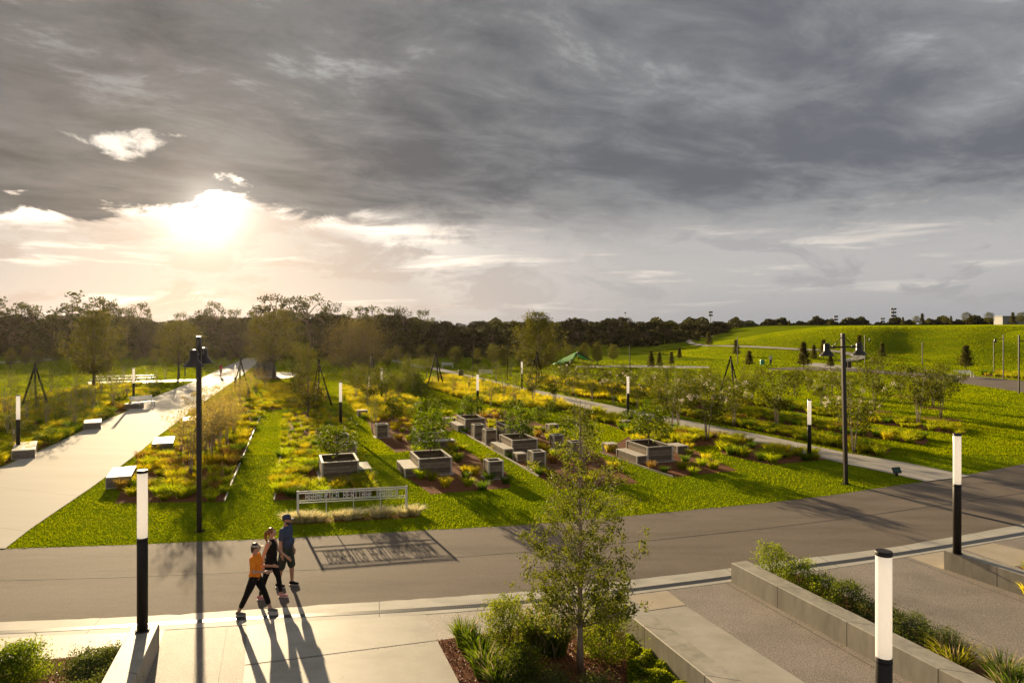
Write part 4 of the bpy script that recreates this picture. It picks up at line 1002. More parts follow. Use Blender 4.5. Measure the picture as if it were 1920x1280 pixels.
put_tree(yo2, 'hazy round tree behind the front left lamp', 335, 708, 7.2, None, 1.0, H0=7)
put_tree(yo2, 'large round tree growing beside the boulder at the path end', 513, 709, 8.4, None, 1.05, H0=7)
put_tree(yo3, 'wide feathery brownish tree at the middle of the far lawn, left one', 655, 702, 7.6, None, 1.05, H0=7)
put_tree(yo3, 'wide feathery brownish tree at the middle of the far lawn, right one', 681, 705, 7.2, None, .95, H0=7)
put_tree(yo, 'dense pale green tree left of the green sail', 1010, 716, 8.2, None, .98, H0=7)
col = proto('column_tree', 'tree', tree_parts(304, 5, .7, lambda u: math.sin(math.pi * min(1, .12 + .82 * u)) ** .7 + .1, .95, 34, 2800, .14, .08, young_m, clump=.36, clusters=150, sub=4, fill=.3))
put_tree(col, 'slim upright tree left of the pale runged tripod', 578, 778, 4.9, None, 1.0, H0=5)
put_tree(col, 'slim upright tree behind the slim tree by the tripod', 562, 742, 5.1, None, 1.0, H0=5)
for iyt, (x, yb, yt) in enumerate(sorted(((745, 685, 648), (790, 684, 648), (815, 680, 643), (725, 690, 655), (855, 690, 650), (895, 688, 652), (925, 690, 645), (945, 692, 648), (20, 690, 652), (48, 686, 648), (72, 690, 655), (105, 684, 650), (228, 680, 648), (255, 682, 655), (290, 684, 652),
                  (385, 680, 640), (405, 682, 650), (430, 680, 655), (560, 680, 655), (1035, 682, 640), (1065, 680, 645), (1095, 682, 642), (1120, 684, 640), (1150, 682, 645), (975, 686, 650), (700, 684, 660), (765, 690, 662)))):
    p = P(x, yb); put_tree(rT.choice((yo, yo2)), ordn(iyt) + ' small tree from the left scattered on the far lawn before the tree line', x, yb, ZAT(yt, p.y), 'young trees on the far lawn', .8, H0=7)

# ------------------------------------------------------------ crape myrtles
def vase(u): return .35 + .75 * min(1, u * 1.6) - .35 * max(0, u - .6)
MY = [proto('crape_myrtle', 'tree', tree_parts(400 + i, 3.5, 1.35, vase, 1.25, 26, 3600, .105, .026, myrt_m, palebark_m, 5, .34, clump=.34, clusters=170, sub=4, n_fl=(0, 18, 0)[i], rise=.6)) for i in range(3)]
MT = [proto('thin_myrtle', 'tree', tree_parts(420 + i, 3.3, 1.1, vase, .80, 18, 900, .08, .026, myrt_m, palebark_m, 4, .22, clump=.22, sub=3, rise=.6)) for i in range(2)]
MP = [proto('pale_myrtle', 'tree', tree_parts(430 + i, 3.2, 1.5, vase, .95, 20, 1500, .085, .024, myrtp_m, palebark_m, 5, .24, clump=.20, sub=4, rise=.6)) for i in range(2)]
def myrtles(lst, group, tmpl, prs, w=1.0, H0=3.5):
    lst = sorted(lst); 
    for i, t in enumerate(lst):
        x, yb, yt = t[:3]; p = P(x, yb); put_tree(prs[t[3]] if len(t) > 3 else rT.choice(prs), tmpl % ordn(i), x, yb, ZAT(yt, p.y) * 1.02, group, w * (t[4] if len(t) > 4 else 1), H0=H0)
myrtles([(1601, 849, 712, 1, .95)], None, 'white flowering %.0smyrtle with pale stems directly behind the right tall lamp', MY)
myrtles([(1456, 803, 692, 0, 1.15)], None, 'wide %.0smyrtle just left of the light column by the narrow path', MY)
myrtles([(1722, 798, 684, 0), (1764, 785, 690, 2)], 'pair of myrtles on the right lawn', '%s of two wide myrtles on the open right lawn', MY, 1.0)
myrtles([(1326, 826, 712, 1, 1.15)], None, 'white flowering %.0smyrtle growing from the grasses beside the narrow path', MY)
myrtles([(1258, 812, 704, 2, 1.05), (1272, 800, 706, 1, 1.0)], 'myrtles by the narrow path', '%s of two myrtles right of the dark citrus in the planter', MY)
myrtles([(1640, 770, 668, 0, .8)], None, 'taller dark leaved %.0smyrtle standing in a mulch ring on the right lawn', MY)
myrtles([(1688, 743, 706, 0, 1.0), (1515, 735, 690), (1560, 742, 690), (1750, 764, 692), (1410, 756, 692), (1490, 742, 700), (1590, 760, 700), (1540, 765, 705)], 'myrtles on the lawn beyond the bands', '%s myrtle from the left on the lawn beyond the grass bands', MY)
myrtles([(1000, 757, 690, 0), (1040, 762, 692), (1075, 742, 688), (1110, 752, 700), (1150, 760, 695), (1195, 768, 700, 1), (1235, 758, 705, 1), (1290, 775, 704, 2), (1310, 757, 700, 1), (1352, 770, 708), (1376, 800, 712), (1180, 742, 690), (1220, 735, 690), (1130, 732, 688),
         (1285, 742, 690), (1330, 738, 690), (1165, 725, 682), (1250, 726, 682), (1060, 722, 676), (1100, 715, 675)], 'myrtles beyond the narrow path', '%s myrtle from the left in the crowded rows beyond the narrow path', MY)
myrtles([(945, 752, 690), (965, 765, 695), (920, 765, 705), (880, 735, 685), (850, 742, 700), (905, 728, 680), (930, 716, 672), (958, 706, 665), (990, 735, 685)], 'thin myrtles left of the narrow path', '%s thin myrtle from the left in the golden grass before the narrow path', MT, 1.1, 3.3)
myrtles([(690, 770, 686, 0), (722, 760, 690, 2), (668, 748, 685, 2), (775, 738, 676, 0), (765, 715, 672), (800, 708, 668), (748, 752, 700)], 'myrtles on the middle lawn', '%s myrtle from the left around the middle lawn tripod', MY)
myrtles([(705, 803, 735), (698, 812, 745), (735, 795, 730)], 'thin staked trees behind the alone tall box', '%s thin staked tree behind the lone tall box', MT, .8, 3.3)
myrtles([(358, 893, 782, 0), (376, 872, 765), (396, 862, 760), (412, 846, 752), (425, 833, 748), (438, 818, 742), (400, 840, 750), (385, 853, 758), (368, 815, 735), (392, 800, 726), (415, 790, 722), (432, 778, 716), (450, 765, 712), (340, 850, 770)],
        'pale myrtles in the left front bed', '%s pale leaved myrtle from the left in the bed beside the wide path', MP, 1.0, 3.2)
myrtles([(28, 842, 745, 0), (88, 802, 722), (140, 805, 735), (175, 778, 705), (212, 762, 700), (238, 752, 700), (50, 790, 715), (110, 760, 700), (142, 748, 690), (70, 775, 705), (8, 775, 705), (14, 812, 735), (130, 785, 715), (190, 742, 695), (218, 738, 700), (30, 752, 700),
         (60, 742, 695), (160, 768, 700), (250, 728, 690), (275, 722, 690), (292, 718, 685), (310, 712, 680), (232, 716, 680), (205, 726, 688), (95, 742, 690), (20, 738, 695)], 'thin myrtles left of the wide path', '%s thin myrtle from the left in the beds left of the wide path', MT, 1.15, 3.3)
myrtles([(465, 752, 706), (480, 738, 700), (470, 722, 690), (498, 730, 695), (455, 735, 698), (485, 718, 688)], 'myrtles near the boulder', '%s small myrtle from the left between the wide path tripod and the slim trees', MP, .9, 3.2)
ring = [(1640, 771, 1.1), (1722, 799, .8), (1764, 786, 1.3), (1688, 743, .9), (1750, 765, .9), (1590, 761, .9), (1560, 743, .8), (1540, 766, .9), (513, 710, 1.6), (1458, 804, .7), (1410, 757, .8)]
for x, y, r_ in ring:
    c = P(x, y); flat('mulch_ring', [(c.x + r_ * math.cos(a / 10 * 6.283) * (1 + .08 * math.sin(a * 3)), c.y + r_ * math.sin(a / 10 * 6.283) * (1 + .08 * math.cos(a * 2)), 0) for a in range(10)], .02, mulch_m)

# ------------------------------------------------------------ magnolias and small conifers by the hill
MG = [proto('small_magnolia', 'tree', tree_parts(500 + i, 4, .55, lambda u: 1.08 - u * .98, .95, 40, 4200, .17, .06, magn_m, clump=.28, sub=3, rise=.1, fill=.45)) for i in range(2)]
i = 0
for x, yb, yt in sorted([(1221, 691, 657), (1236, 690, 660), (1259, 685, 659), (1274, 673, 651), (1308, 641, 620), (1320, 632, 613), (1329, 649, 621), (1347, 627, 613), (1380, 668, 636), (1405, 687, 657), (1507, 690, 640), (1526, 676, 646), (1544, 672, 636),
                         (1557, 690, 660), (1611, 660, 627), (1654, 673, 642), (1811, 692, 647)]):
    pt = hill_pt(x, yb) if (yb < 676 or x > 1600) and x != 1811 else P(x, yb); H = ZAT(yt, pt.y) - pt.z
    put_tree(MG[i % 2], ordn(i) + ' dark cone shaped young tree from the left around the hill foot', x, yb, H, 'dark cone shaped trees around the hill', 1.25 if x in (1405, 1811) else 1.0, pt=pt, H0=4); i += 1
i = 0
for x, yt in ((1693, 594), (1718, 592), (1729, 587), (1740, 598), (1752, 604), (1772, 592), (1783, 592), (1812, 585), (1820, 590), (1855, 585), (1899, 585), (1915, 585), (1598, 608), (1462, 605), (1480, 600), (1555, 602)):
    Y = 205 if x > 1600 else 215; X = (x - 960) / F * Y; z = float(hill_h(X, Y)); H = ZAT(yt, Y) - z
    (yo2 if i % 2 else MG[0]).put(ordn(i) + ' small tree placed along the crest of the hill', 'trees on the hill crest', (X, Y, z), i * 1.3, (H / (7 if i % 2 else 4) * .95,) * 2 + (H / (7 if i % 2 else 4),)); i += 1

# ------------------------------------------------------------ citrus in and by the planters
def rnd_(u): return math.sin(math.pi * min(1, .16 + .74 * u)) ** .7 + .12
CI = [proto('citrus_tree', 'tree', tree_parts(520 + i, 1.7, .55, rnd_, .55, 22, 1500, .10, .024, citrus_m, clump=.22, clusters=90, sub=4, rise=.5, aspect=.5, fill=.15)) for i in range(3)]
def citrus(label, x, yb, zb, H, w=1.0, k=0):
    p = P(x, yb, zb); put_tree(CI[k], label, x, yb, H, 'small citrus trees', w, pt=p, H0=1.7)
citrus('dark leafy citrus in the planter behind the white sign', 632, 871, .4, 1.75, 1.35, 0)
citrus('tall leafy citrus with short trunk in the planter beside the grass strip', 807, 864, .38, 2.35, .95, 1)
citrus('citrus rising from the planter behind the tall leafy one', 799, 816, .38, 2.1, 1.1, 2)
citrus('round citrus in the farthest planter', 885, 790, .38, 1.75, 1.2, 0)
citrus('citrus in the middle planter of the central bed', 975, 830, .38, 1.9, 1.15, 1)
citrus('bushy citrus in the hidden planter behind the central one', 962, 803, .38, 1.75, 1.3, 2)
citrus('dark dense citrus in the rightmost planter', 1217, 842, .38, 2.2, 1.25, 0)
citrus('small dark citrus growing in the mulch behind the lone tall box', 737, 798, 0, 1.9, .85, 1)
citrus('leafy bush growing beside the tall box behind the sign planter', 612, 838, 0, 1.2, 1.3, 2)
citrus('low green bush in the golden bed behind the central planters', 1033, 782, 0, 1.2, 1.1, 1)

# ------------------------------------------------------------ ornamental grass clumps
def clump_np(seed, n, h, reach, w, r0, droop=.35, seg=3): return blades(np.random.default_rng(seed), n, h, reach, w, r0, droop, seg)
CL = {}
KIN = dict(yg=(gy_m, .36, .36, .021), gold=(gg_m, .40, .38, .019), rust=(go_m, .42, .34, .015), green=(gd_m, .38, .38, .020))
for k, (mt, h, re, w) in KIN.items():
    CL[k] = []
    for j in range(3):
        V, f = clump_np(600 + j + len(k) * 7, 170, h, re, w, .15, .6); CL[k].append((V, f, me_np('grass_clump', V, f, mt)))
BT = {k: [] for k in CL}                                  # clumps past the first three hundred, merged by tone
nind = 0
taken = [(P(603, 905), 1.9), (P(803, 893), 1.6), (P(800, 845), 1.5), (P(888, 810), 1.4), (P(980, 855), 1.6), (P(960, 825), 1.3), (P(1235, 870), 1.7)]
SPOTS = []
def scatter(key, n, mixk, smin, smax, near, seed, mind=.30, poly=None):
    r = np.random.default_rng(seed); poly = poly if poly is not None else BP[key]; a = np.array([(p[0], p[1]) for p in poly]); lo, hi = a.min(0), a.max(0); got = []
    for _ in range(n * 40):
        if len(got) >= n: break
        q = r.uniform(lo, hi)
        if not inpoly(np.array([q[0]]), np.array([q[1]]), poly)[0]: continue
        if any((q[0] - g[0]) ** 2 + (q[1] - g[1]) ** 2 < mind ** 2 for g in got): continue
        if any((q[0] - c.x) ** 2 + (q[1] - c.y - .8) ** 2 < (rr * .62) ** 2 for c, rr in taken): continue
        got.append(q); SPOTS.append((q[1], q[0], q[1], r.choice(list(mixk), p=list(mixk.values())), r.uniform(smin, smax), near, key))
MIX1 = dict(yg=.66, gold=.16, rust=.0, green=.18); MIXR = dict(yg=.46, gold=.28, rust=.12, green=.14); MIXG = dict(yg=.34, gold=.60, rust=.04, green=.02); MIXB = dict(yg=.76, gold=.06, rust=.02, green=.16)
scatter('left_front', 340, MIXR, .75, 1.25, 'in the long bed beside the wide path', 1, .30)
scatter('mid_front', 105, MIX1, .75, 1.2, 'in the bed left of the sign planter', 2, .31)
scatter('mid_back', 100, MIX1, .7, 1.15, 'in the middle bed below the slim tree', 3, .42)
scatter('box_front', 26, MIX1, .8, 1.15, 'around the planter beside the grass strip', 4, .5)
scatter('box_back', 34, MIXR, .7, 1.1, 'on the mulch near the lone tall box', 5, .5)
scatter('centre', 80, MIXR, .7, 1.15, 'among the central planters', 6, .45)
scatter('right_box', 20, MIXR, .7, 1.1, 'on the mulch in front of the rightmost planter', 7, .5)
scatter('strip_path', 150, MIXB, .95, 1.4, 'along the near side of the narrow path', 8, .36)
scatter('beyond_a', 170, MIXB, .95, 1.35, 'in the nearest band beyond the narrow path', 9, .40)
scatter('beyond_b', 150, MIXB, .9, 1.3, 'in the second band beyond the narrow path', 10, .45)
scatter('beyond_c', 150, MIXB, .9, 1.3, 'in the third band beyond the narrow path', 11, .45)
scatter('left_path', 150, MIXR, 1.0, 1.6, 'along the left edge of the wide path', 12, .5)
scatter('gold_left', 230, MIXG, .9, 1.4, 'x', 13, .45); scatter('gold_mid', 230, MIXG, .9, 1.4, 'x', 14, .45)
scatter('gold_centre', 620, MIXG, .9, 1.4, 'x', 15, .45); scatter('beyond_gold', 420, dict(yg=.4, gold=.5, rust=.05, green=.05), .9, 1.4, 'x', 16, .55)
scatter('left_gold', 420, dict(yg=.50, gold=.34, rust=.04, green=.12), .8, 1.3, 'x', 17, .5)
scatter('right_far', 50, dict(yg=.7, gold=.1, rust=.1, green=.1), 1.0, 1.6, 'x', 18, .5)
SPOTS.sort(key=lambda t: t[0]); KW = dict(yg='yellow green', gold='golden', rust='rusty orange', green='dark green'); rC = random.Random(8)
for _, x, y, k, s, near, key in SPOTS:
    j = rC.randrange(3); rz = rC.uniform(0, 6.28); sz = s * rC.uniform(.85, 1.15)
    if nind < 290 and near != 'x':
        o = link('grass_clump', CL[k][j][2]); nind += 1
        set_root(o, KW[k] + ' ornamental grass clump ' + near, 'grass clump', KW[k] + ' grass clumps ' + near, (x, y, .004), rz, (s, s, sz))
    else:
        V = CL[k][j][0] * np.array([s, s, sz]); c, sn = math.cos(rz), math.sin(rz)
        BT[k].append((np.column_stack([V[:, 0] * c - V[:, 1] * sn + x, V[:, 0] * sn + V[:, 1] * c + y, V[:, 2]]), CL[k][j][1]))
for k, L_ in BT.items():
    if L_: V, f = cat_np(L_); link('grass_planting', me_np('grass_planting', V, f, KIN[k][0]), kind='stuff', label='distant ' + KW[k] + ' ornamental grasses filling the farther beds', category='grass')

# white variegated grass along the sign
VG = []
for j in range(3):
    V, f = clump_np(640 + j, 300, .27, .34, .024, .17, .6); VG.append(me_np('variegated_grass', V, f, gv_m))
d = (SB - SA)
k = 0
for i, t in enumerate(np.linspace(-.055, 1.07, 14)):
    if i in (4, 8, 11): continue
    p = SA + d * float(t) + Vector((rC.uniform(-.05, .05), -.10 + rC.uniform(-.08, .08), .004)); o = link('variegated_grass', VG[i % 3])
    set_root(o, ordn(k) + ' cream striped grass tuft from the left under the letter sign', 'grass clump', 'cream striped grass tufts under the sign', p, rC.uniform(0, 6), rC.uniform(.95, 1.2)); k += 1
flat('planting_bed', [SA + d * -.1 + Vector((0, .18, 0)), SA + d * 1.12 + Vector((0, .18, 0)), SA + d * 1.12 - Vector((0, .42, 0)), SA + d * -.1 - Vector((0, .42, 0))], .0055, mulch_m)

# low shrubs in the mid beds
SH = [proto('round_shrub', 'shrub', [(n_, m_) for n_, m_ in tree_parts(560 + i, 1.0, .05, rnd_, .55, 20, 1500, .085, .02, bushd_m, stems=4, spread=.15, clump=.16, sub=3, rise=.6, fill=.3)]) for i in range(2)]
i = 0
for x, y, h in sorted([(96, 828, .7), (70, 834, .6), (60, 822, .8), (192, 788, .6), (205, 782, .6), (118, 790, .8), (165, 778, .7), (222, 757, 1.0), (150, 755, .7), (812, 770, 1.0), (755, 735, 1.4), (788, 742, 1.6), (775, 722, 1.4), (1012, 786, .9),
                       (560, 745, .9), (592, 760, .9), (548, 762, .8), (1180, 790, .8), (1062, 740, .7), (930, 742, .8), (240, 745, .8), (300, 722, .7), (285, 728, .7), (180, 770, .8), (150, 772, .6)]):
    put_tree(SH[i % 2], ordn(i) + ' small dark shrub from the left among the planted beds', x, y, h, 'small dark shrubs among the beds', 1.1, H0=1.0); i += 1

# ------------------------------------------------------------ foreground planting
fo = tree_parts(901, 5.3, 1.05, lambda u: float(np.interp(u, [0, .1, .3, .6, .8, 1], [.85, .95, .95, .62, .34, .08])), 1.02, 96, 18000, .064, .062, liveoak_m, M('grey_bark', (.24, .18, .13), (.38, .30, .22), scale=14, rough=.8, bump=.6, bscale=40, stretch=(1, 1, .4)),
                clump=.15, sub=7, rise=.32, top_thin=.90, clusters=520, sides=10, wob=.012, aspect=.42, thick=.5)
pr = proto('live_oak_sapling', 'tree', fo); pr.put('tall young oak in the foreground mulch bed with sparse leafless top', None, P(1088, 1262), 1.0, 1.0)
stake = root('tree_stake', 'thin dark stake leaning beside the foreground young oak trunk', 'stake', None, P(1064, 1215)); m_ = MB(); m_.tube([(0, 0, 0), (.06, .05, 1.45)], .014, 6); link('pole', m_.mesh('pole', bark_m), stake)
def shrub(label, x, y, H, w, mat, n, ls, seed, base=.05, rnd_prof=rnd_, asp=.5, z=.012):
    pts = tree_parts(seed, H, base, rnd_prof, w / 2, 34, n, ls, .012, mat, stems=7, spread=w * .22, clump=.13, sub=4, rise=.75, aspect=asp, fill=.35, sides=5)
    pts[0] = ('stems', pts[0][1]); pts[1] = ('foliage', pts[1][1]); p = P(x, y); p.z = z; proto('leafy_shrub', 'shrub', pts).put(label, None, p)
shrub('tall yellow green leafy shrub left of the young oak', 950, 1228, 1.15, .85, bushy_m, 6500, .045, 701)
shrub('darker leafy shrub directly in front of the tall yellow green one', 978, 1290, .75, .72, bushd_m, 5000, .045, 702)
shrub('leafy shrub against the wall right of the young oak trunk', 1135, 1237, 1.15, .95, bushy_m, 7500, .045, 703)
shrub('low soft green shrub at the bottom edge left of the oak trunk', 1036, 1300, .38, .55, jun_m, 3500, .035, 704)
shrub('low soft green shrub at the bottom edge right of the oak trunk', 1118, 1306, .36, .55, jun_m, 3500, .035, 705)
shrub('leafy shrub at bottom left corner beside bare mulch', 34, 1290, .80, .78, bushy_m, 6500, .048, 706)
shrub('dark leafy shrub cropped by the bottom left corner', -30, 1320, .8, .7, bushd_m, 5000, .048, 707)
shrub('mounded dark juniper behind the low wall at bottom left', 182, 1262, .38, .95, jun_m, 9000, .04, 708)
shrub('mounded dark juniper at the bottom edge left of the low wall', 172, 1325, .38, 1.05, jun_m, 9000, .04, 709)
def tuft(label, x, y, n, h, re, w, r0, mat, seed, seeds=0, z=.012, droop=.7, name='strap_leaf_tuft'):
    p = P(x, y); p.z = z; r = root(name, label, 'grass clump', None, p); V, f = clump_np(seed, n, h, re, w, r0, droop, 4); link('leaves', me_np('leaves', V, f, mat), r)
    if seeds:
        g = np.random.default_rng(seed); V, f = clump_np(seed + 1, seeds, h * 1.12, re * .8, .026, r0, .3, 4); link('dry_blades', me_np('dry_blades', V, f, seed_m), r)
tuft('green strap leaved tuft at the left corner of the foreground mulch bed', 872, 1213, 240, .52, .34, .022, .14, gd_m, 721, 26)
tuft('green strap leaved tuft second down the left edge of the bed', 893, 1232, 230, .50, .36, .022, .15, gd_m, 722, 30)
tuft('green strap leaved tuft below the others beside the concrete slab', 908, 1268, 260, .52, .38, .022, .16, gd_m, 723, 40)
tuft('green strap leaved tuft at the bottom edge of the picture by the slab', 935, 1296, 260, .5, .38, .022, .16, gd_m, 724, 50)
tuft('arching brownish grass clump behind the yellow green shrub', 1005, 1216, 420, .72, .52, .016, .22, gd_m, 725, 120)
tuft('arching dark grass clump just left of the oak trunk', 1040, 1226, 420, .70, .50, .016, .22, gd_m, 726, 110)
def cover(name, label, poly, n, hgt, ls, mat, seed, asp=.6):
    r = np.random.default_rng(seed); a = np.array([(p[0], p[1]) for p in poly]); q = r.uniform(a.min(0), a.max(0), (n * 3, 2)); q = q[inpoly(q[:, 0], q[:, 1], poly)][:n]
    k = .5 + .5 * np.sin(q[:, 0] * 9 + np.sin(q[:, 1] * 6)) * np.sin(q[:, 1] * 8); keep = r.uniform(0, 1, len(q)) < .25 + .75 * k; q = q[keep]; k = k[keep]
    V, f = diamonds(np.column_stack([q, .02 + hgt * k * r.uniform(.2, 1, len(q))]), ls, r, asp); link(name, me_np(name, V, f, mat), kind='stuff', label=label, category='ground cover')
cover('ground_cover', 'yellow green leafy ground cover against the low wall right of the oak', G([(1175, 1158), (1400, 1330), (1180, 1330), (1175, 1230)]), 26000, .16, .05, bushy_m, 31)
i = 0
def row(t, off): return w3a + Vector((.46 + off, .15, 0)) - UR * t
def shrub_at(label, p, H, w, mat, n, ls, seed):
    pts = tree_parts(seed, H, .05, rnd_, w / 2, 28, n, ls, .011, mat, stems=6, spread=w * .22, clump=.12, sub=4, rise=.75, aspect=.5, fill=.4, sides=5)
    pts[0] = ('stems', pts[0][1]); pts[1] = ('foliage', pts[1][1]); proto('leafy_shrub', 'shrub', pts).put(label, None, p)
shrub_at('upright yellow green shrub at the far end of the long low wall', row(.35, .40), 1.05, .72, bushy_m, 4500, .045, 731)
shrub_at('second leafy shrub from the far end of the long low wall', row(1.15, .45), .92, .80, bushy_m, 4500, .045, 732)
shrub_at('third leafy shrub behind the long low wall, lower than its neighbours', row(1.85, .50), .78, .75, bushy_m, 4200, .045, 733)
shrub_at('fourth dense dark green shrub behind the long low wall', row(2.5, .55), .85, .85, bushd_m, 5200, .045, 734)
shrub_at('first soft grey green shrub right of the leafy ones along the wall', row(3.2, .65), .68, .85, jun_m, 7500, .034, 735)
shrub_at('second soft grey green shrub along the wall beside the cropped light column', row(3.85, .70), .68, .85, jun_m, 7500, .034, 736)
shrub_at('third soft grey green shrub just right of the cropped light column', row(4.5, .72), .64, .85, jun_m, 7500, .034, 737)
for i in range(9):
    p = row(4.95 + i * .55, .55 + (.35 if i % 2 else 0)); p.z = .012
    r = root('strap_leaf_tuft', ordn(i) + ' arching grass tuft in the row beyond the long low wall', 'grass clump', 'arching grass tufts along the long wall', p, i)
    V, f = clump_np(750 + i, 380, .58, .46, .017, .22, .6, 4); link('leaves', me_np('leaves', V, f, gd_m if i % 3 else gy_m), r); V, f = clump_np(780 + i, 130, .62, .42, .020, .22, .35, 4); link('dry_blades', me_np('dry_blades', V, f, seed_m), r)
for i, (a_, b_) in enumerate(((.6, 1.0), (1.2, 1.7), (.4, 2.4), (1.6, .6), (2.3, 1.3), (.9, 3.0))):
    p = w4a + Vector((.46 + a_, .1 - b_ * .8, 0)); p.z = .012; V, f = clump_np(800 + i, 120, .32, .30, .024, .12, .5); o = link('grass_clump', me_np('grass_clump', V, f, gy_m if i % 2 else gg_m))
    set_root(o, ordn(i) + ' small yellow tuft in the bed behind the rightmost wall', 'grass clump', 'small yellow tufts behind the rightmost wall', p, 0, 1)
for i, (x, y) in enumerate(((905, 930), (1190, 1200), (0, 0))):
    pass
# leaf litter on the slabs and road
r_ = np.random.default_rng(66); n = 60; q = np.column_stack([r_.uniform(-6, 9, n), r_.uniform(10, 21, n), np.full(n, .022)]); V, f = diamonds(q, .05, r_, .5); V[:, 2] = np.maximum(.014, .014 + (V[:, 2] - .022) * .25)
link('fallen_leaves', me_np('fallen_leaves', V, f, chip_m), kind='stuff', label='a few dry leaves scattered on paving and road', category='leaves')

# ------------------------------------------------------------ people
def skinm(n, c): return M(n, c, tuple(x * 1.15 for x in c), scale=6, rough=.5, spec=.35)
SKIN = skinm('skin', (.46, .25, .17)); SKIN2 = skinm('skin_fair', (.50, .29, .20)); HAIRA = M('auburn_hair', (.16, .055, .018), (.30, .12, .035), scale=30, rough=.4, stretch=(1, 1, .2)); HAIRD = M('dark_hair', (.02, .014, .010), (.05, .03, .02), scale=30, rough=.4)
def cloth(n, c, r=.8): return M(n, c, tuple(x * 1.25 for x in c), scale=9, rough=r, spec=.15, bump=.3, bscale=14)
V3 = Vector
class Blob:
    """overlapping tapered limbs and ellipsoids, fused by a voxel remesh into one surface"""
    def __init__(s): s.m = MB()
    def ball(s, c, r, n=10):
        r = r if hasattr(r, '__len__') else (r, r, r); c = V3(c); k = 14
        pts = [(math.sin(math.pi * i / n) , -math.cos(math.pi * i / n)) for i in range(n + 1)]
        vs = [(c.x + r[0] * max(a, .02) * math.cos(6.28318 * j / k), c.y + r[1] * max(a, .02) * math.sin(6.28318 * j / k), c.z + r[2] * b) for a, b in pts for j in range(k)]
        fs = [(i * k + j, i * k + (j + 1) % k, (i + 1) * k + (j + 1) % k, (i + 1) * k + j) for i in range(n) for j in range(k)]
        s.m.add(vs, fs + [tuple(reversed(range(k))), tuple(n * k + j for j in range(k))]); return s
    def limb(s, pts, rad, n=12):
        s.m.tube(pts, rad, n)
        for p, r in zip(pts, rad): s.ball(p, r, 8)
        return s
    def obj(s, name, mat, parent, vox=.012, sm=2):
        o = link(name, s.m.mesh(name, mat), parent); r = o.modifiers.new('fuse', 'REMESH'); r.mode = 'VOXEL'; r.voxel_size = vox; r.use_smooth_shade = True
        q = o.modifiers.new('smooth', 'SMOOTH'); q.factor = .5; q.iterations = sm; return o
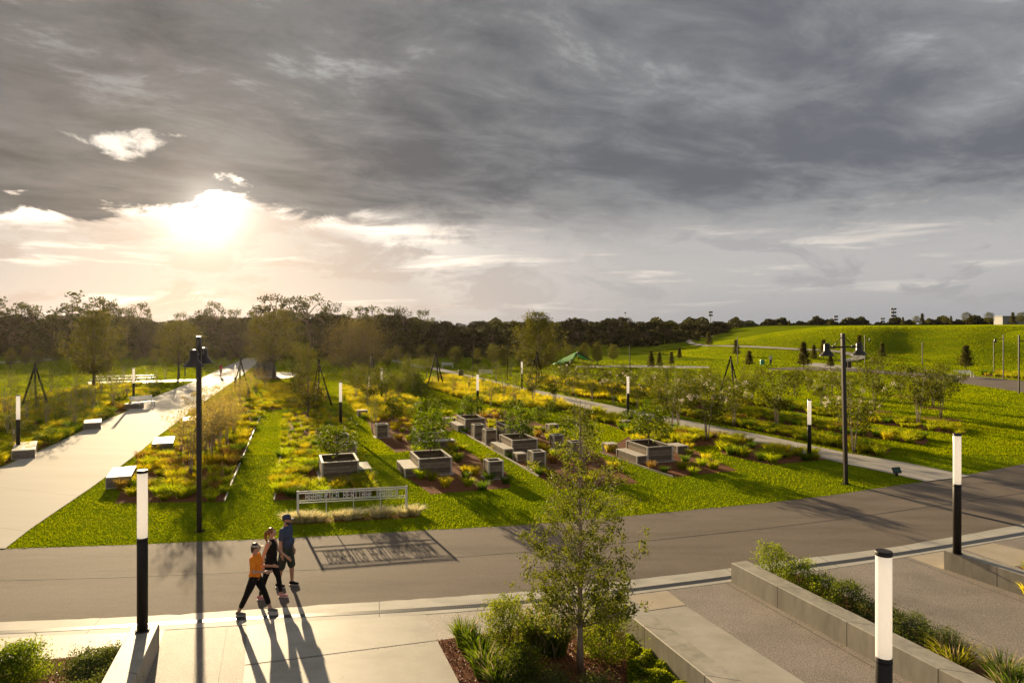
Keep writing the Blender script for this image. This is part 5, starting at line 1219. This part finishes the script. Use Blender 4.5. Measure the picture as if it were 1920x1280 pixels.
def person(label, foot, height, rz, hips, knees, arms, build, wear):
    """faces +x; hips/knees: (left, right) swing angles in degrees, arms: (shoulder, elbow) per side; wear: clothing spec"""
    r = root('person', label, 'person', 'three people walking along the road', foot, rz, height / 1.75)
    bw, belly, hipw = build; J = {}
    Hp = V3((0, 0, .93)); lo = 9; knees = list(knees)
    drop = lambda hp, kn: math.cos(R(hp)) * .42 + math.cos(R(hp - kn)) * .41
    D = min(drop(h_, max(h_, 0)) for h_ in hips)
    for k in (0, 1): knees[k] = min((q * .25 for q in range(4, 160)), key=lambda q: abs(drop(hips[k], q) - D) + q * .00005)
    for s, k in ((1, 0), (-1, 1)):
        h = V3((0, s * hipw, .91)); a = R(hips[k]); kn = h + V3((math.sin(a), 0, -math.cos(a))) * .42; b = a - R(knees[k]); an = kn + V3((math.sin(b), 0, -math.cos(b))) * .41
        J['h', s], J['k', s], J['a', s] = h, kn, an; lo = min(lo, an.z)
        sh = V3((.0, s * bw, 1.41)); a = R(arms[k][0]); el = sh + V3((math.sin(a), s * .10, -math.cos(a))) * .29; b = a + R(arms[k][1]); wr = el + V3((math.sin(b), s * arms[k][2], -math.cos(b))) * .25
        J['s', s], J['e', s], J['w', s] = sh, el, wr
    dz = V3((0, 0, .085 - lo))
    for q in J: J[q] = J[q] + dz
    o = dz; B = Blob()
    B.limb([V3((0, 0, .95)) + o, V3((belly * .3, 0, 1.10)) + o, V3((.01, 0, 1.30)) + o, V3((.0, 0, 1.40)) + o], [.115, .11, .125, .09])
    B.ball(V3((0, 0, .96)) + o, (.115, hipw + .075, .11)); B.ball(V3((.01, 0, 1.30)) + o, (.115, bw * .86, .16)); B.ball(V3((belly * .5 + .01, 0, 1.10)) + o, (.10 + belly * .6, .13 + belly * .3, .14))
    B.limb([V3((-.01, 0, 1.42)) + o, V3((.01, 0, 1.54)) + o], [.058, .052]); hd = V3((.025, 0, 1.635)) + o
    B.ball(hd, (.094, .075, .112)); B.ball(hd + V3((.035, 0, -.055)), (.055, .052, .055)); B.limb([hd + V3((.09, 0, .015)), hd + V3((.108, 0, -.018))], [.010, .015]); B.ball(hd + V3((.082, 0, -.058)), (.016, .024, .009))
    for s in (1, -1):
        B.ball(hd + V3((-.005, s * .076, -.01)), (.018, .010, .028)); B.ball(hd + V3((.082, s * .030, .012)), (.012, .016, .008))
        B.limb([J['s', s] + V3((0, -s * .06, -.0)), J['s', s], J['e', s], J['w', s]], [.06, .055, .040, .027]); w = J['w', s]; d = (w - J['e', s]).normalized()
        B.limb([w, w + d * .08], [.026, .034]); side = V3((0, s, 0)); n_ = d.cross(side).normalized()
        for f_, (off, ln) in enumerate(((-.027, .062), (-.009, .074), (.009, .070), (.027, .055))):
            p0 = w + d * .095 + n_ * off; B.limb([p0, p0 + d * ln * .55 - side * .004, p0 + d * ln - side * .022], [.0095, .0088, .0075], 6)
        B.limb([w + d * .03 + n_ * .03, w + d * .065 + n_ * .052 - side * .01, w + d * .09 + n_ * .054 - side * .02], [.012, .010, .009], 6)
        B.limb([J['h', s], J['h', s].lerp(J['k', s], .5), J['k', s], J['k', s].lerp(J['a', s], .35), J['a', s]], [.095, .078, .056, .055, .036]); a = J['a', s]
        B.limb([a, a + V3((-.02, 0, -.045)), a + V3((.12, 0, -.055))], [.036, .032, .026])
    B.obj('body', wear['skin'], r, .009, 1)
    g = .016
    T = Blob(); sl = wear.get('sleeve', 0)
    T.limb([V3((0, 0, .96 if wear.get('long') else 1.0)) + o, V3((belly * .3, 0, 1.10)) + o, V3((.01, 0, 1.30)) + o, V3((0, 0, 1.40)) + o], [.13, .125, .135, .098]); T.ball(V3((0, 0, 1.0)) + o, (.13 + belly * .35, hipw + .078, .10)); T.ball(V3((.01, 0, 1.30)) + o, (.13, bw * .90, .155))
    T.ball(V3((belly * .5 + .01, 0, 1.10)) + o, (.118 + belly * .62, .148 + belly * .35, .15))
    for s in (1, -1):
        if sl: T.limb([J['s', s] + V3((0, -s * .08, .005)), J['s', s], J['s', s].lerp(J['e', s], sl)], [.075, .073, .066])
        else: T.limb([J['s', s] + V3((0, -s * .10, -.06)), J['s', s] + V3((0, -s * .085, .02))], [.05, .040])
    T.obj('shirt', wear['shirt'], r, .013)
    Pn = Blob(); ll = wear['leg']; lw = wear['legw']
    Pn.ball(V3((0, 0, .95)) + o, (.128, hipw + .088, .10))
    for s in (1, -1):
        pts = [J['h', s] + V3((0, 0, .02)), J['h', s].lerp(J['k', s], .5), J['k', s]]; rd = [.108, .090 + lw, .066 + lw * 1.4]
        if ll < 1: pts = [pts[0], pts[0].lerp(J['k', s], .5), J['h', s].lerp(J['k', s], ll)]; rd[2] = .072 + lw * 1.3
        else: t = ll - 1; pts += [J['k', s].lerp(J['a', s], .35), J['k', s].lerp(J['a', s], t)]; rd += [.064 + lw, (.058 if t < .7 else .044) + lw]
        Pn.limb(pts, rd)
    Pn.obj('shorts' if ll < 1 else 'leggings', wear['pants'], r, .012)
    for s in (1, -1):
        a = J['a', s]; S_ = Blob(); S_.limb([a + V3((-.028, 0, -.030)), a + V3((.04, 0, -.040)), a + V3((.14, 0, -.052))], [.045, .043, .034]); S_.ball(a + V3((-.01, 0, 0)), (.045, .042, .03)); sh = S_.obj('shoe', wear['shoe'], r, .009)
        so = MB(); so.bbox(a.x - .066, a.x + .168, a.y - .039, a.y + .039, a.z - .087, a.z - .068, .008); link('sole', so.mesh('sole', wear['sole']), sh)
    return r, hd, J
NAVY = cloth('slate_blue_cotton', (.055, .075, .125)); OLIVE = cloth('dark_olive_cloth', (.045, .055, .042)); BLK = cloth('black_jersey', (.010, .009, .010)); ORG = cloth('orange_cotton', (.85, .25, .02)); PINK = cloth('pink_mesh', (.62, .28, .30)); WS = cloth('white_rubber', (.62, .60, .57), .5)
GREYS = cloth('grey_sneaker', (.16, .15, .15)); GREY = cloth('grey_mesh', (.10, .10, .11))
def ground_at(x, y): return P(x, y, .012)
r1, hd, J1 = person('man in a blue cap, slate blue tee and dark shorts walking furthest from the camera', ground_at(536, 1098), 1.76, R(-6), (14, -10), (4, 16), ((4, 10, .02), (-6, 14, .02)), (.205, .075, .10),
                dict(skin=SKIN, shirt=NAVY, sleeve=.62, pants=OLIVE, leg=.97, legw=.018, shoe=BLK, sole=WS))
b = Blob(); b.ball(hd + V3((.045, 0, -.085)), (.055, .055, .045)); b.ball(hd + V3((.02, 0, -.06)), (.06, .071, .045)); b.obj('beard', HAIRD, r1, .009)
b = Blob(); b.ball(hd + V3((-.02, 0, .01)), (.092, .081, .085)); b.obj('hair', HAIRD, r1, .010)
b = MB(); b.lathe([(.104, 0), (.104, .045), (.088, .082), (.045, .104), (.01, .108)], 24, (hd.x - .008, 0, hd.z + .025)); b.bbox(hd.x + .06, hd.x + .175, -.07, .07, hd.z + .024, hd.z + .034, .004); link('cap', b.mesh('cap', cloth('navy_cap', (.05, .06, .10))), r1)
r2, hd, J2 = person('woman with auburn ponytail in black top and leggings walking between the two others', ground_at(508, 1121), 1.68, R(-4), (20, -16), (4, 30), ((22, 30, .02), (-20, 20, .02)), (.170, .02, .10),
                dict(skin=SKIN2, shirt=BLK, sleeve=0, pants=BLK, leg=1.86, legw=-.002, shoe=PINK, sole=WS))
b = Blob(); b.ball(hd + V3((-.022, 0, .022)), (.098, .088, .104)); b.limb([hd + V3((-.09, 0, .03)), hd + V3((-.15, 0, -.02)), hd + V3((-.16, .01, -.13)), hd + V3((-.14, .01, -.22))], [.04, .045, .04, .018]); b.obj('hair', HAIRA, r2, .010)
r3, hd, J3 = person('person in an orange tee, dark cropped leggings and visor striding nearest the camera', ground_at(478, 1150), 1.64, R(2), (27, -24), (10, 14), ((20, 70, -.15), (8, 82, -.10)), (.180, .03, .105),
                dict(skin=SKIN2, shirt=ORG, sleeve=.60, long=1, pants=BLK, leg=1.62, legw=.003, shoe=GREYS, sole=WS))
b = Blob(); b.ball(hd + V3((-.022, 0, .020)), (.099, .088, .103)); b.limb([hd + V3((-.07, 0, -.02)), hd + V3((-.085, 0, -.10))], [.055, .03]); b.obj('hair', HAIRD, r3, .010)
b = MB(); b.lathe([(.101, 0), (.104, .035), (.100, .036)], 24, (hd.x - .004, 0, hd.z + .035)); b.bbox(hd.x + .06, hd.x + .185, -.075, .075, hd.z + .036, hd.z + .045, .004); link('visor', b.mesh('visor', cloth('cream_visor', (.5, .42, .32))), r3)
# distant figures
rf_, hd, _ = person('tiny distant person in red walking on the wide path', P(414, 706, .012), 1.7, R(80), (14, -14), (3, 20), ((10, 10, .02), (-10, 10, .02)), (.17, .02, .09), dict(skin=SKIN, shirt=cloth('red_cotton', (.42, .05, .035)), sleeve=.6, pants=GREY, leg=.95, legw=.01, shoe=BLK, sole=BLK))
b = Blob(); b.ball(hd + V3((-.02, 0, .02)), (.098, .086, .10)); b.obj('hair', HAIRD, rf_, .012)
rf_['group'] = 'distant walkers'
rg_, hd, _ = person('tiny distant person in white on the grass at the foot of the hill', P(1445, 685, .012), 1.8, R(60), (14, -14), (3, 20), ((10, 10, .02), (-10, 10, .02)), (.17, .02, .09), dict(skin=SKIN, shirt=cloth('white_cotton', (.6, .6, .58)), sleeve=.6, pants=GREY, leg=1.9, legw=.01, shoe=BLK, sole=BLK))
b = Blob(); b.ball(hd + V3((-.02, 0, .02)), (.098, .086, .10)); b.obj('hair', HAIRD, rg_, .012)
rg_['group'] = 'distant walkers'

# ------------------------------------------------------------ air
def haze():
    m_ = MB(); m_.box(-420, 420, -20, 620, -1.0, 26.0); mt = bpy.data.materials.new('haze'); mt.use_nodes = True; N = mt.node_tree.nodes; N.clear()
    o = N.new('ShaderNodeOutputMaterial'); v = N.new('ShaderNodeVolumePrincipled'); v.inputs['Density'].default_value = .00004; v.inputs['Color'].default_value = (1, .88, .76, 1); v.inputs['Anisotropy'].default_value = .76
    mt.node_tree.links.new(v.outputs[0], o.inputs['Volume']); link('haze', m_.mesh('haze', mt), kind='stuff', label='thin warm evening haze in the air', category='haze')
haze()
